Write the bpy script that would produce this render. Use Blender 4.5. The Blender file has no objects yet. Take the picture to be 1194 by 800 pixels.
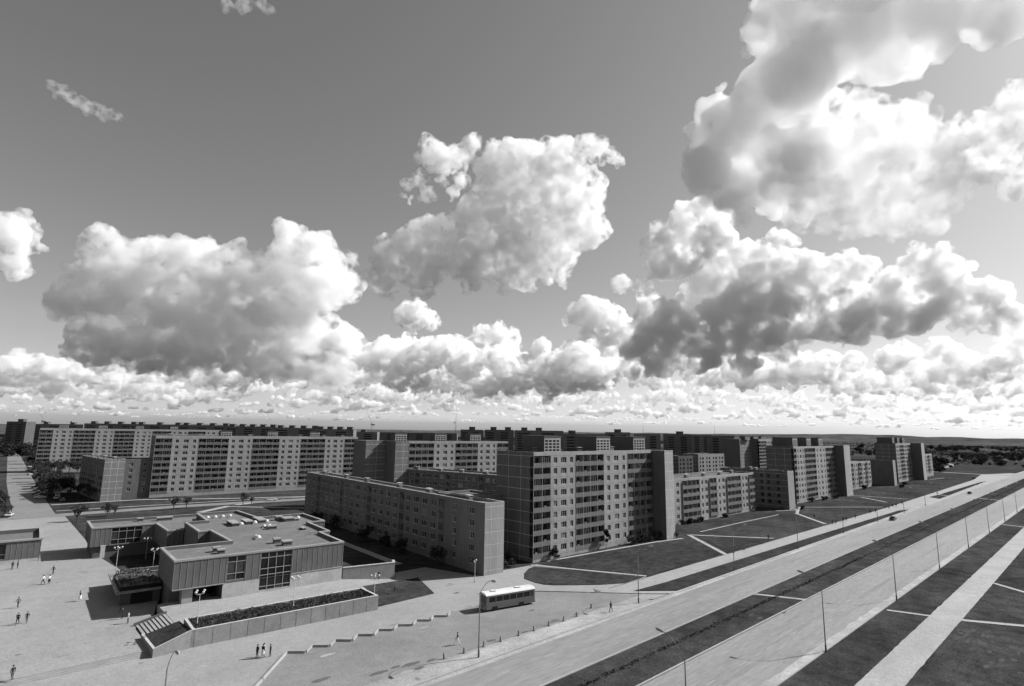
import bpy, bmesh, math, random
from mathutils import Vector, Matrix, noise as mnoise
R = math.radians
scene = bpy.context.scene
COL = scene.collection
rnd = random.Random(7)

# ------------------------------------------------------------------ camera
F, CXP, CYP, HC, ROLL, H = 650.0, 597.0, 400.0, 104.0, 0.0145, 31.0
PITCH = math.atan(HC / F)
YAW = -R(43.0)
CAMROT = (Matrix.Rotation(YAW, 3, 'Z') @ Matrix.Rotation(math.pi / 2 + PITCH, 3, 'X') @ Matrix.Rotation(ROLL, 3, 'Z'))
cam_data = bpy.data.cameras.new('camera')
cam_data.sensor_width = 36.0
cam_data.lens = F / 1194.0 * 36.0
cam_data.clip_start = 0.5
cam_data.clip_end = 120000.0
cam = bpy.data.objects.new('camera', cam_data)
COL.objects.link(cam)
cam.location = (0, 0, H)
cam.rotation_euler = CAMROT.to_euler()
scene.camera = cam

def ray(x, y):
    """direction (world) of a point of the photograph"""
    return CAMROT @ Vector((x - CXP, CYP - y, -F))

def G(x, y, z=0.0):
    """where a point of the photograph lies on the level z"""
    d = ray(x, y)
    t = (z - H) / d.z
    return Vector((d.x * t, d.y * t, z))

# ------------------------------------------------------------------ light
SUN_EL = R(38.0)
SUN_H = Vector((0.925, -0.38)).normalized()
SUN = Vector((SUN_H.x * math.cos(SUN_EL), SUN_H.y * math.cos(SUN_EL), math.sin(SUN_EL)))
sl = bpy.data.lights.new('sun', 'SUN')
sl.energy = 5.0
sl.angle = R(0.5)
sl.color = (1.0, 1.0, 1.0)
so = bpy.data.objects.new('sun', sl)
COL.objects.link(so)
so.rotation_euler = SUN.to_track_quat('Z', 'Y').to_euler()
so.location = (0, 0, 200)

world = bpy.data.worlds.new('World')
scene.world = world
world.use_nodes = True
nt = world.node_tree
nt.nodes.clear()
sky = nt.nodes.new('ShaderNodeTexSky')
sky.sky_type = 'NISHITA'
sky.sun_disc = False
sky.sun_elevation = SUN_EL
sky.sun_rotation = math.atan2(SUN_H.x, SUN_H.y)
sky.air_density = 1.0
sky.dust_density = 0.8
sky.ozone_density = 1.0
bwn = nt.nodes.new('ShaderNodeRGBToBW')
bg = nt.nodes.new('ShaderNodeBackground')
bg.inputs['Strength'].default_value = 0.077
wo = nt.nodes.new('ShaderNodeOutputWorld')
nt.links.new(sky.outputs[0], bwn.inputs[0])
nt.links.new(bwn.outputs[0], bg.inputs['Color'])
nt.links.new(bg.outputs[0], wo.inputs['Surface'])

vs = scene.view_settings
vs.view_transform = 'Standard'
vs.look = 'None'
vs.gamma = 1.0
vs.exposure = 0.5
vs.use_curve_mapping = False
c = scene.cycles
c.use_denoising = True
c.max_bounces = 12
c.diffuse_bounces = 3
c.volume_bounces = 9
c.transparent_max_bounces = 64
c.volume_step_rate = 0.3
c.volume_max_steps = 128
c.use_adaptive_sampling = True
c.adaptive_min_samples = 16
c.time_limit = 800.0
world.cycles.sampling_method = 'NONE'
c.adaptive_threshold = 0.04

# ------------------------------------------------------------------ materials (the film is black and white: all greys)
def material(name, v, amp=0.15, scale=0.6, amp2=0.12, scale2=0.05, rough=0.9, scale3=3.0, amp3=0.0, stretch=(1, 1, 1), bump=0.0, spec=0.2, coords='world'):
    m = bpy.data.materials.new(name)
    m.use_nodes = True
    t = m.node_tree
    n = t.nodes
    b = n['Principled BSDF']
    b.inputs['Roughness'].default_value = rough
    b.inputs['Specular IOR Level'].default_value = spec
    if coords == 'world':
        g = n.new('ShaderNodeNewGeometry'); src = g.outputs['Position']
    else:
        g = n.new('ShaderNodeTexCoord'); src = g.outputs['Object']
    mp = n.new('ShaderNodeMapping')
    mp.inputs['Scale'].default_value = stretch
    t.links.new(src, mp.inputs['Vector'])
    out = None
    for s, a, d in ((scale, amp, 5), (scale2, amp2, 3), (scale3, amp3, 2)):
        if a <= 0:
            continue
        nz = n.new('ShaderNodeTexNoise')
        nz.inputs['Scale'].default_value = s
        nz.inputs['Detail'].default_value = d
        nz.inputs['Roughness'].default_value = 0.65
        t.links.new(mp.outputs[0], nz.inputs['Vector'])
        mr = n.new('ShaderNodeMapRange')
        mr.inputs['From Min'].default_value = 0.28
        mr.inputs['From Max'].default_value = 0.72
        mr.inputs['To Min'].default_value = 1 - a
        mr.inputs['To Max'].default_value = 1 + a
        mr.clamp = True
        t.links.new(nz.outputs['Fac'], mr.inputs['Value'])
        if out is None:
            out = mr.outputs[0]
            if bump > 0:
                bp = n.new('ShaderNodeBump')
                bp.inputs['Strength'].default_value = bump
                bp.inputs['Distance'].default_value = 0.1
                t.links.new(nz.outputs['Fac'], bp.inputs['Height'])
                t.links.new(bp.outputs[0], b.inputs['Normal'])
        else:
            mu = n.new('ShaderNodeMath'); mu.operation = 'MULTIPLY'
            t.links.new(out, mu.inputs[0]); t.links.new(mr.outputs[0], mu.inputs[1])
            out = mu.outputs[0]
    if out is None:
        b.inputs['Base Color'].default_value = (v, v, v, 1)
    else:
        mu = n.new('ShaderNodeMath'); mu.operation = 'MULTIPLY'
        mu.inputs[1].default_value = v
        t.links.new(out, mu.inputs[0])
        cb = n.new('ShaderNodeCombineColor')
        for i in range(3):
            t.links.new(mu.outputs[0], cb.inputs[i])
        t.links.new(cb.outputs[0], b.inputs['Base Color'])
    return m

M = {}
def mk(key, *a, **k):
    M[key] = material(key, *a, **k)
mk('asphalt', amp3=0.16, v=.215, amp=.10, scale=.9, amp2=.14, scale2=.12, stretch=(.12, 1, 1))
mk('old_asphalt', amp3=0.18, v=.185, amp=.12, scale=.5, amp2=.16, scale2=.07)
mk('concrete_paving', amp3=0.18, v=.25, amp=.10, scale=.7, amp2=.12, scale2=.06)
mk('pavement', amp3=0.16, v=.27, amp=.10, scale=.8, amp2=.1, scale2=.1)
mk('path_gravel', amp3=0.2, v=.30, amp=.12, scale=.9, amp2=.15, scale2=.1)
mk('kerbstone', .30, amp=.15, scale=.5, amp2=.1, scale2=.1)
mk('dust', amp3=0.25, v=.30, amp=.2, scale=.5, amp2=.2, scale2=.1)
mk('grass', amp3=0.35, v=.041, amp=.38, scale=.35, amp2=.3, scale2=.05, rough=1, spec=0.0, bump=.4)
mk('lawn', amp3=0.35, v=.041, amp=.45, scale=.5, amp2=.3, scale2=.06, rough=1, spec=0.0, bump=.4)
mk('road_patch', .19, amp=.12, scale=.6)
mk('ridge', .075, amp=.45, scale=.012, amp2=.3, scale2=.002, rough=1, spec=0)
mk('worn_grass', .075, amp=.4, scale=1.2, amp2=.2, scale2=.2, rough=1, spec=0)
mk('stain', .10, amp=.2, scale=.6)
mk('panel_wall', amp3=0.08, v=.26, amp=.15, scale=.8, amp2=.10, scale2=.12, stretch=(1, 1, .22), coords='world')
mk('panel_wall_grey', amp3=0.08, v=.15, amp=.15, scale=.8, amp2=.10, scale2=.12, stretch=(1, 1, .22))  # darker copy of panel_wall; on shaded faces the shade is in the colour
mk('panel_wall_shaded', amp3=0.08, v=.115, amp=.15, scale=.8, amp2=.10, scale2=.12, stretch=(1, 1, .22))  # darkest copy of panel_wall: shade painted onto the blocks' unlit faces
mk('dark_wall', .09, amp=.12, scale=.8, amp2=.12, scale2=.12)  # dark wall tone; on lift houses it is the shade of their sides
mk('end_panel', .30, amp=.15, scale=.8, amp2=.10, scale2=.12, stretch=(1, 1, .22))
mk('skyline_wall', .15, amp=.1)
mk('skyline_wall_dark', .12, amp=.1)
mk('joint', .42, amp=.1)
mk('parapet_panel', .125, amp=.1, scale=.6)
mk('roof_felt', amp3=0.25, v=.10, amp=.25, scale=.5, amp2=.2, scale2=.1)
mk('gravel_roof', amp3=0.28, v=.14, amp=.18, scale=.9, amp2=.14, scale2=.12, stretch=(.35, 1, 1))
mk('concrete', .26, amp=.12, scale=.5, amp2=.15, scale2=.12)
mk('pale_stone', amp3=0.12, v=.36, amp=.12, scale=.6, amp2=.15, scale2=.25)
mk('wall_concrete', amp3=0.12, v=.22, amp=.12, scale=.6, amp2=.15, scale2=.2)
mk('ribbed_panel', .115, amp=.12, scale=.6, amp2=.1, scale2=.2)
mk('fin', .24, amp=.1)
mk('white_paint', .75, amp=.05, rough=.5)
mk('near_black', .015, amp=.1, rough=.8)  # near-black paint, stands for shade in openings and under overhangs
mk('glass', .014, amp=0, amp2=0, rough=.12, spec=.3)
mk('glass_curtain', .16, amp=.3, scale=2, rough=.15, spec=.5)
mk('glass_grey', .05, amp=.3, scale=2, rough=.12, spec=.3)
mk('window_frame', .34, amp=.1, rough=.6)
mk('steel', .10, amp=.1, rough=.5)
mk('pale_steel', .30, amp=.1, rough=.5)
mk('globe', .5, amp=0, amp2=0, rough=.25, spec=.5)
mk('bark', .05, amp=.3, scale=3)
mk('leaf', .044, amp=.4, scale=.8, amp2=.3, scale2=.1, rough=.85)
mk('leaf_dark', .03, amp=.4, scale=.8, amp2=.3, scale2=.1, rough=.85)
mk('leaf_pale', .048, amp=.4, scale=.8, amp2=.3, scale2=.1, rough=.85)
mk('skin', .32, amp=0, amp2=0, rough=.6)
mk('hair', .03, amp=.2)
mk('cloth_dark', .022, amp=.2, scale=4)
mk('cloth_mid', .09, amp=.2, scale=4)
mk('cloth_white', .7, amp=.05, scale=4)
mk('rubber', .015, amp=.1)
mk('car_dark', .025, amp=0, amp2=0, rough=.25, spec=.5)
mk('car_pale', .5, amp=0, amp2=0, rough=.25, spec=.5)
mk('car_mid', .12, amp=0, amp2=0, rough=.25, spec=.5)
mk('bus_side', .10, amp=.06, scale=.8, rough=.4, spec=.4)
mk('bus_band', .14, amp=.06, scale=.8, rough=.4, spec=.4)
mk('bus_roof', .55, amp=.06, scale=.6, rough=.5)
mk('wood', .16, amp=.2)

# ------------------------------------------------------------------ mesh building
class MB:
    def __init__(s):
        s.v, s.f, s.m = [], [], []
    def face(s, pts, m=0):
        o = len(s.v)
        s.v.extend(tuple(p) for p in pts)
        s.f.append(tuple(range(o, o + len(pts))))
        s.m.append(m)
    def box(s, x0, x1, y0, y1, z0, z1, m=0, rot=0.0, piv=None):
        P = [(x0, y0, z0), (x1, y0, z0), (x1, y1, z0), (x0, y1, z0), (x0, y0, z1), (x1, y0, z1), (x1, y1, z1), (x0, y1, z1)]
        if rot:
            cx, cy = piv or ((x0 + x1) / 2, (y0 + y1) / 2)
            c_, s_ = math.cos(rot), math.sin(rot)
            P = [(cx + (x - cx) * c_ - (y - cy) * s_, cy + (x - cx) * s_ + (y - cy) * c_, z) for x, y, z in P]
        o = len(s.v)
        s.v.extend(P)
        for q in ((0, 3, 2, 1), (4, 5, 6, 7), (0, 1, 5, 4), (1, 2, 6, 5), (2, 3, 7, 6), (3, 0, 4, 7)):
            s.f.append(tuple(o + i for i in q)); s.m.append(m)
    def prism(s, poly, z0, z1, m=0, mtop=None, bottom=True):
        n = len(poly)
        o = len(s.v)
        s.v.extend((p[0], p[1], p[2] + z0 if len(p) > 2 else z0) for p in poly)
        s.v.extend((p[0], p[1], p[2] + z1 if len(p) > 2 else z1) for p in poly)
        s.f.append(tuple(o + n + i for i in range(n))); s.m.append(m if mtop is None else mtop)
        if bottom:
            s.f.append(tuple(o + i for i in reversed(range(n)))); s.m.append(m)
        for i in range(n):
            j = (i + 1) % n
            s.f.append((o + i, o + j, o + n + j, o + n + i)); s.m.append(m)
    def tube(s, path, radii, seg=8, m=0, cap=True):
        path = [Vector(p) for p in path]
        if not hasattr(radii, '__len__'):
            radii = [radii] * len(path)
        rings = []
        for i, p in enumerate(path):
            d = (path[min(i + 1, len(path) - 1)] - path[max(i - 1, 0)]).normalized()
            a = d.cross(Vector((0, 0, 1)) if abs(d.z) < .95 else Vector((1, 0, 0))).normalized()
            b = d.cross(a).normalized()
            o = len(s.v)
            for k in range(seg):
                w = 2 * math.pi * k / seg
                s.v.append(tuple(p + (a * math.cos(w) + b * math.sin(w)) * radii[i]))
            rings.append(o)
        for i in range(len(rings) - 1):
            for k in range(seg):
                k2 = (k + 1) % seg
                s.f.append((rings[i] + k, rings[i + 1] + k, rings[i + 1] + k2, rings[i] + k2)); s.m.append(m)
        if cap:
            s.f.append(tuple(rings[0] + k for k in range(seg))); s.m.append(m)
            s.f.append(tuple(rings[-1] + k for k in reversed(range(seg)))); s.m.append(m)
    def ball(s, c, r, m=0, seg=10, rings=6, sq=1.0, half=False):
        o = len(s.v)
        lo = 0.0 if half else -math.pi / 2
        for i in range(rings + 1):
            a = lo + (math.pi / 2 - lo) * i / rings
            for k in range(seg):
                w = 2 * math.pi * k / seg
                s.v.append((c[0] + r * math.cos(a) * math.cos(w), c[1] + r * math.cos(a) * math.sin(w), c[2] + r * math.sin(a) * sq))
        for i in range(rings):
            for k in range(seg):
                k2 = (k + 1) % seg
                s.f.append((o + i * seg + k, o + i * seg + k2, o + (i + 1) * seg + k2, o + (i + 1) * seg + k)); s.m.append(m)
    def wall(s, x0, x1, z0, z1, holes=(), y=0.0, reveal=0.18, m=0, mr=None):
        """a wall facing -y with real openings and their reveals"""
        xs = sorted({x0, x1, *[h[0] for h in holes], *[h[1] for h in holes]})
        zs = sorted({z0, z1, *[h[2] for h in holes], *[h[3] for h in holes]})
        xs = [x for x in xs if x0 <= x <= x1]; zs = [z for z in zs if z0 <= z <= z1]
        for i in range(len(xs) - 1):
            for j in range(len(zs) - 1):
                cx, cz = (xs[i] + xs[i + 1]) / 2, (zs[j] + zs[j + 1]) / 2
                if any(h[0] < cx < h[1] and h[2] < cz < h[3] for h in holes):
                    continue
                s.face([(xs[i], y, zs[j]), (xs[i + 1], y, zs[j]), (xs[i + 1], y, zs[j + 1]), (xs[i], y, zs[j + 1])], m)
        mr = m if mr is None else mr
        for a, b, c_, d in holes:
            r = y + reveal
            s.face([(a, y, c_), (a, r, c_), (a, r, d), (a, y, d)][::-1], mr)
            s.face([(b, y, c_), (b, r, c_), (b, r, d), (b, y, d)], mr)
            s.face([(a, y, c_), (b, y, c_), (b, r, c_), (a, r, c_)], mr)
            s.face([(a, y, d), (b, y, d), (b, r, d), (a, r, d)][::-1], mr)
    def mesh(s, name, mats):
        me = bpy.data.meshes.new(name)
        me.from_pydata(s.v, [], s.f)
        for k in mats:
            me.materials.append(M[k])
        me.polygons.foreach_set('material_index', s.m)
        me.update()
        return me
    def build(s, name, mats, parent=None, smooth=False):
        if isinstance(mats, str):
            mats = [mats]
        me = s.mesh(name, mats)
        if smooth:
            for p in me.polygons:
                p.use_smooth = True
        return link(name, me, parent)

def link(name, me, parent=None, loc=None, rz=None):
    o = bpy.data.objects.new(name, me)
    COL.objects.link(o)
    if parent is not None:
        o.parent = parent
    if loc is not None:
        o.location = loc
    if rz is not None:
        o.rotation_euler.z = rz
    return o

def thing(name, label, cat, loc=(0, 0, 0), rz=0.0, group=None):
    o = link(name, None, None, loc, rz)
    return tag(o, label, cat, group)

def tag(o, label, cat, group=None):
    o['label'] = label
    o['category'] = cat
    if group:
        o['group'] = group
    return o

def structure(o):
    o['kind'] = 'structure'
    return o

def copy_tree(o, parent=None):
    q = o.copy()
    COL.objects.link(q)
    if parent is not None:
        q.parent = parent
    for ch in o.children:
        copy_tree(ch, q)
    return q

def place(o, loc, rz=0.0, label=None, group=None, sc=None):
    o.location = loc
    o.rotation_euler.z = rz
    if label:
        o['label'] = label
    if group:
        o['group'] = group
    if sc:
        o.scale = (sc, sc, sc) if not hasattr(sc, '__len__') else sc
    return o

def inset(poly, d):
    """mitred offset of a counter-clockwise outline, inwards by d"""
    n = len(poly)
    out = []
    for i in range(n):
        a, b, c_ = Vector(poly[i - 1][:2]), Vector(poly[i][:2]), Vector(poly[(i + 1) % n][:2])
        e1, e2 = (b - a).normalized(), (c_ - b).normalized()
        n1, n2 = Vector((-e1.y, e1.x)), Vector((-e2.y, e2.x))
        k = n1 + n2
        k = k / max(.2, (1 + n1.dot(n2)))
        q = b + k * d
        out.append((q.x, q.y))
    return out

# ------------------------------------------------------------------ the ground
def ground_sheet():
    g = MB()
    S_ = 40000
    g.face([(-S_, -S_, 0), (S_, -S_, 0), (S_, S_, 0), (-S_, S_, 0)])
    o = g.build('ground', 'grass')
    m = bpy.data.materials.new('ground_grass_and_fields')
    m.use_nodes = True
    t = m.node_tree; n = t.nodes; b = n['Principled BSDF']
    b.inputs['Roughness'].default_value = 1.0
    b.inputs['Specular IOR Level'].default_value = 0.0
    geo = n.new('ShaderNodeNewGeometry')
    def noise(scale, detail=5):
        z = n.new('ShaderNodeTexNoise'); z.inputs['Scale'].default_value = scale; z.inputs['Detail'].default_value = detail
        z.inputs['Roughness'].default_value = .65
        t.links.new(geo.outputs['Position'], z.inputs['Vector']); return z.outputs['Fac']
    def rng(src, a, b_, lo, hi):
        r = n.new('ShaderNodeMapRange'); t.links.new(src, r.inputs['Value'])
        for k, v_ in (('From Min', a), ('From Max', b_), ('To Min', lo), ('To Max', hi)):
            r.inputs[k].default_value = v_
        return r.outputs[0]
    def math2(op, a, b_):
        q = n.new('ShaderNodeMath'); q.operation = op
        for i, x in enumerate((a, b_)):
            if isinstance(x, (int, float)): q.inputs[i].default_value = x
            else: t.links.new(x, q.inputs[i])
        return q.outputs[0]
    near = math2('MULTIPLY', rng(noise(.35), .3, .7, .62, 1.45), rng(noise(.045, 4), .3, .7, .62, 1.5))
    near = math2('MULTIPLY', near, .042); near = math2('MULTIPLY', near, rng(noise(2.6, 2), .3, .7, .65, 1.35))
    vo = n.new('ShaderNodeTexVoronoi'); vo.inputs['Scale'].default_value = .004
    mp = n.new('ShaderNodeMapping'); mp.inputs['Rotation'].default_value = (0, 0, .5); mp.inputs['Scale'].default_value = (1, .55, 1)
    t.links.new(geo.outputs['Position'], mp.inputs['Vector']); t.links.new(mp.outputs[0], vo.inputs['Vector'])
    sp = n.new('ShaderNodeSeparateColor'); t.links.new(vo.outputs['Color'], sp.inputs[0])
    far = math2('MULTIPLY', rng(sp.outputs[0], 0, 1, .03, .085), rng(noise(.02), .3, .7, .75, 1.25))
    ln = n.new('ShaderNodeVectorMath'); ln.operation = 'LENGTH'; t.links.new(geo.outputs['Position'], ln.inputs[0])
    mix = n.new('ShaderNodeMix'); mix.data_type = 'FLOAT'
    t.links.new(rng(ln.outputs['Value'], 750, 1100, 0, 1), mix.inputs['Factor'])
    t.links.new(near, mix.inputs['A']); t.links.new(far, mix.inputs['B'])
    cb = n.new('ShaderNodeCombineColor')
    for i in range(3): t.links.new(mix.outputs['Result'], cb.inputs[i])
    t.links.new(cb.outputs[0], b.inputs['Base Color'])
    o.data.materials[0] = m
    structure(o)
ground_sheet()

def sheet(name, mat, pts, z, th=0.0):
    """a flat sheet of ground; with th > 0 it is raised with real edges"""
    g = MB()
    if th > 0:
        g.prism([(p[0], p[1]) for p in pts], z, z + th, bottom=False)
    else:
        g.face([(p[0], p[1], z + (p[2] if len(p) > 2 else 0)) for p in pts])
    return structure(g.build(name, mat))

def ragged(name, mat, x0, x1, y0, y1, z, amp=.25, seed=1, step=1.5):
    """a long strip along the avenue whose edges wander"""
    n = int((min(x1, 320) - x0) / step)
    xs = [x0 + step * i for i in range(n)] + ([x1] if x1 > 320 else [x1])
    lo, hi = [], []
    for i, x in enumerate(xs):
        t = (x - XN) / (FARX - XN)
        lo.append((x, y0[0] + (y0[1] - y0[0]) * t + amp * (mnoise.noise((x * .35, seed, 0)) + .7 * mnoise.noise((x * 1.3, seed, 5)))))
        hi.append((x, y1[0] + (y1[1] - y1[0]) * t + amp * (mnoise.noise((x * .35, seed + 9, 0)) + .7 * mnoise.noise((x * 1.3, seed + 9, 5)))))
    g = MB()
    for i in range(len(xs) - 1):
        g.face([(*lo[i], z), (*lo[i + 1], z), (*hi[i + 1], z), (*hi[i], z)])
    return structure(g.build(name, mat))

def bed(x, y, pts):
    return [G(a, b_)[:2] for a, b_ in pts]

def strip(name, mat, pts, w, z, th=0.0):
    """a path of width w along a line"""
    L_, R_ = [], []
    P_ = [Vector(p[:2]) for p in pts]
    for i, p in enumerate(P_):
        d = (P_[min(i + 1, len(P_) - 1)] - P_[max(i - 1, 0)]).normalized()
        nn = Vector((-d.y, d.x)) * w / 2
        L_.append(p + nn); R_.append(p - nn)
    return sheet(name, mat, [tuple(q) for q in R_ + L_[::-1]], z, th)

BLOTS = {}
def blot(x, y, rx, ry, seed, mat='stain', z=.024):
    """one irregular patch; patches of a kind lie in one sheet, each a hair above the one before"""
    r_ = random.Random(seed)
    g = BLOTS.setdefault(mat, MB())
    z += .00025 * (len(g.f) % 30)
    pts = []
    for k in range(18):
        a = 2 * math.pi * k / 18
        q = r_.uniform(.7, 1.15)
        pts.append((x + rx * q * math.cos(a), y + ry * q * math.sin(a), z))
    g.face(pts)
XN = -90.0   # where the avenue starts, behind the camera
FARX = 900.0
# two carriageways
sheet('road', 'asphalt', [(XN, 51.0), (60, 52.0), (190, 53.1), (590, 54.3), (FARX, 55), (FARX, 66.4), (450, 65.0), (225, 63.8), (93, 62.6), (XN, 60.9)], .012)
sheet('road', 'asphalt', [(XN, 33.4), (FARX, 32.6), (FARX, 44.2), (XN, 43.6)], .012)
ragged('road_edge', 'dust', XN, FARX, (32.6, 31.9), (33.9, 33.2), .016, .28, 2)
strip('road_edge', 'dust', [(104, 63.15), (225, 64.3), (300, 64.85), (450, 65.5)], .55, .014)
strip('road_edge', 'dust', [(XN, 60.4), (93, 62.1), (225, 63.3), (450, 64.5), (FARX, 65.9)], .9, .016)
for ln, w in (([(XN, 61.1), (93, 62.75), (225, 63.95), (450, 65.15), (FARX, 66.5)], .3), ([(XN, 50.8), (60, 51.85), (190, 52.95), (590, 54.15), (FARX, 54.9)], .22), ([(XN, 43.8), (FARX, 44.4)], .22), ([(XN, 32.5), (FARX, 31.9)], .25)):
    strip('kerb', 'kerbstone', ln, w, 0.0, .13)
for i, (x, y, rx, ry) in enumerate([(78, 37.2, 9, .5), (104, 38.6, 14, .45), (66, 36, 5, 1.0), (88, 34.6, 3.5, .8), (140, 37.5, 16, .5), (200, 38.4, 20, .5), (98, 58.6, 8, .25), (72, 56.4, 5, .3), (118, 57.2, 9, .3), (160, 58.9, 14, .35), (84, 60.2, 3, .25), (240, 57.4, 22, .4), (112, 41.2, 10, .4), (60, 40.5, 6, .5)]):
    blot(x, y, rx, ry, 200 + i, 'road_patch', .017)
# lane dashes worn almost away
dash = MB()
for i in range(60):
    x = -20 + i * 9.0
    dash.face([(x, 57.7, .02), (x + 2.2, 57.7, .02), (x + 2.2, 57.84, .02), (x, 57.84, .02)])
    dash.face([(x, 38.3, .02), (x + 2.2, 38.3, .02), (x + 2.2, 38.44, .02), (x, 38.44, .02)])
structure(dash.build('road_marking', 'kerbstone'))
# right-hand path and its cross links
ragged('path', 'path_gravel', XN, FARX, (21.6, 21.4), (25.9, 25.7), .012, .12, 1)
strip('path', 'path_gravel', [(124, 31.8), (126, 25.8)], .9, .018)
strip('path', 'path_gravel', [(127.5, 21.6), (133, 12), (137, 4)], 1.2, .018)
strip('path', 'path_gravel', [(164.8, 21.5), (160.2, 16), (152, 6)], 1.1, .018)
strip('path', 'path_gravel', [(279, 32.5), (276.8, 25.5)], 1.2, .018)
strip('path', 'path_gravel', [(115.3, 52.6), (119.3, 44)], .9, .018)
strip('path', 'path_gravel', [(389, 53.2), (385, 44)], 1.6, .018)
# pavement along the lawns of the blocks
sheet('pavement', 'pavement', [(96, 69.2), (110, 68.6), (230, 68.0), (290, 67.4), (300, 65.0), (450, 65.4), (700, 66), (700, 70), (650, 84), (640, 84), (560, 78), (400, 75), (300, 73.4), (96, 73.4)], .012)
strip('road', 'old_asphalt', [(662, 48), (652, 84), (655, 120), (690, 300)], 9, .016)
sheet('pavement', 'pavement', [(97, 63.4), (105.5, 63.4), (98, 69.4), (90, 69.4)], .010)
# square, footways and bus lot in front of the blocks
sheet('square_paving', 'concrete_paving', [(XN, 62.95), (96, 62.95), (96.2, 73.6), (110, 73.6), (100, 97.5), (82, 99), (78, 112), (76, 112.0), (56, 112), (24, 112), (24, 250), (XN, 250)], .006)
LOT = [(-30, 40.0), (46, 66.4), (83, 66.3), (97.5, 66.6), (91, 74.2), (83.3, 81.9), (62.7, 81.9)]
TEETH = [(34.7, 82.5), (36.7, 80.8), (38.3, 82.4), (40.2, 80.8), (41.8, 82.3), (43.7, 80.6), (45.3, 82.2), (47.2, 80.6), (48.8, 82.1), (50.6, 80.6), (52.2, 82.0), (54.1, 80.5), (55.8, 82.0), (57.6, 80.5), (59.2, 82.0), (61.0, 80.4), (62.7, 81.9)]
lot_line = [(20, 66.4), (23, 69.0), (29, 75.8)] + TEETH
sheet('bus_lot', 'old_asphalt', [(20, 66.3), (97.5, 66.5), (91, 74.2), (83.3, 81.9)] + lot_line[::-1][:-1], .012)
kb = MB()
def kerb_run(kb_, pts, w=.22, h=.16):
    for a, b_ in zip(pts[:-1], pts[1:]):
        a, b_ = Vector(a), Vector(b_)
        d = (b_ - a).normalized(); nn = Vector((-d.y, d.x)) * w / 2
        a2, b2 = a + d * w * .5, b_ - d * w * .5
        kb_.prism([tuple(a2 - nn), tuple(b2 - nn), tuple(b2 + nn), tuple(a2 + nn)], 0, h, bottom=False)
kerb_run(kb, lot_line, .22, .34)
kerb_run(kb, [(62.9, 81.9), (83.2, 81.9), (90.9, 74.3), (98.4, 66.6), (102.4, 63.2)], .25, .16)
structure(kb.build('kerb', 'kerbstone'))
strip('footway', 'dust', [(XN, 62.8), (92, 64.6)], 2.9, .016)
# lawns (raised a little, with real edges)
LAWN1 = [(87.9, 86), (88.2, 84), (89.4, 82.2), (92.6, 79.6), (97, 76.3), (102.1, 73.7), (109.7, 74.0), (109.3, 75.6), (97.6, 96.0), (95.2, 95.4), (91.5, 93.0), (88.4, 89.8)]
sheet('lawn', 'lawn', LAWN1, 0, .1)
sheet('lawn', 'lawn', [(111.2, 74.2), (150.5, 74.3), (151.2, 79.6), (164.2, 93.4), (158, 92.2), (145, 94.6), (122, 96.6), (105, 97.6), (100.3, 97.4)], 0, .08)
sheet('lawn', 'lawn', [(153.2, 77.6), (180.3, 75.2), (165.9, 92.6)], 0, .08)
sheet('lawn', 'lawn', [(105.8, 63.6), (225, 64.7), (300, 65.2), (292, 67.2), (230, 67.8), (110, 68.4), (99.2, 69.0)], 0, .09)
sheet('lawn', 'lawn', [(391, 66.2), (547, 69.2), (533, 70.6), (395, 70.6)], 0, .09)
sheet('lawn', 'lawn', [(367, 65.7), (388, 66.1), (392, 70.6), (372, 71.2)], 0, .09)
for pts, w in (([(98.2, 97.6), (110.6, 74)], 1.0), ([(104, 97.9), (122, 96.7), (146, 94.7), (158, 92.6)], .9), ([(165.4, 94), (180.5, 74.8)], 1.1), ([(165, 94.6), (151, 78.6), (146, 73)], 1.3),
               ([(173, 95), (200, 95.4), (235, 95.0)], .7), ([(246, 100.5), (256, 96.3), (268, 98.6), (300, 75)], 1.0), ([(245, 92), (224.7, 74.5)], 1.4), ([(262, 97.4), (245, 91.6)], 1.2), ([(338.7, 94), (323.5, 79)], 1.3), ([(345, 100), (350, 76)], 1.0), ([(529, 99.6), (560, 96)], 1.0)):
    strip('path', 'path_gravel', pts, w, .095 if pts[0][1] > 97.5 and pts[0][0] < 105 else .09)
# the street towards the far blocks and the cross street behind the hall
sheet('road', 'old_asphalt', [(10.5, 250), (22, 240), (22.5, 300), (24.5, 430), (33, 900), (24, 900), (12.6, 417)], .012)
strip('road', 'old_asphalt', [(20, 256.2), (60, 257.2), (150, 247), (230, 238)], 7.5, .016)
strip('path', 'path_gravel', [(23, 290.6), (52, 290.3), (57, 288), (84, 273), (112, 262), (150, 256)], 2.2, .018)
strip('path', 'path_gravel', [(23, 269), (45, 267.5), (80, 265), (130, 256.8)], 1.4, .02)
strip('path', 'path_gravel', [(62, 235), (76.5, 247.8), (86, 251.5)], 3.0, .02)
strip('path', 'path_gravel', [(76, 245), (97, 223.5), (130, 222)], 1.6, .022)
strip('path', 'path_gravel', [(29, 432), (41, 419)], 3.0, .02)
strip('path', 'path_gravel', [(79.6, 205), (74.8, 118)], 2.2, .022)
sheet('lawn', 'lawn', [(21.6, 242.6), (25.0, 243.6), (25.6, 211), (22.8, 212)], 0, .15)
sheet('road', 'old_asphalt', [(-60, 250.1), (10.4, 250.1), (11.6, 300), (-60, 300)], .012)
sheet('lawn', 'lawn', [(-30, 262), (9.6, 258), (11.4, 300), (11.8, 400), (-30, 400)], 0, .1)
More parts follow.
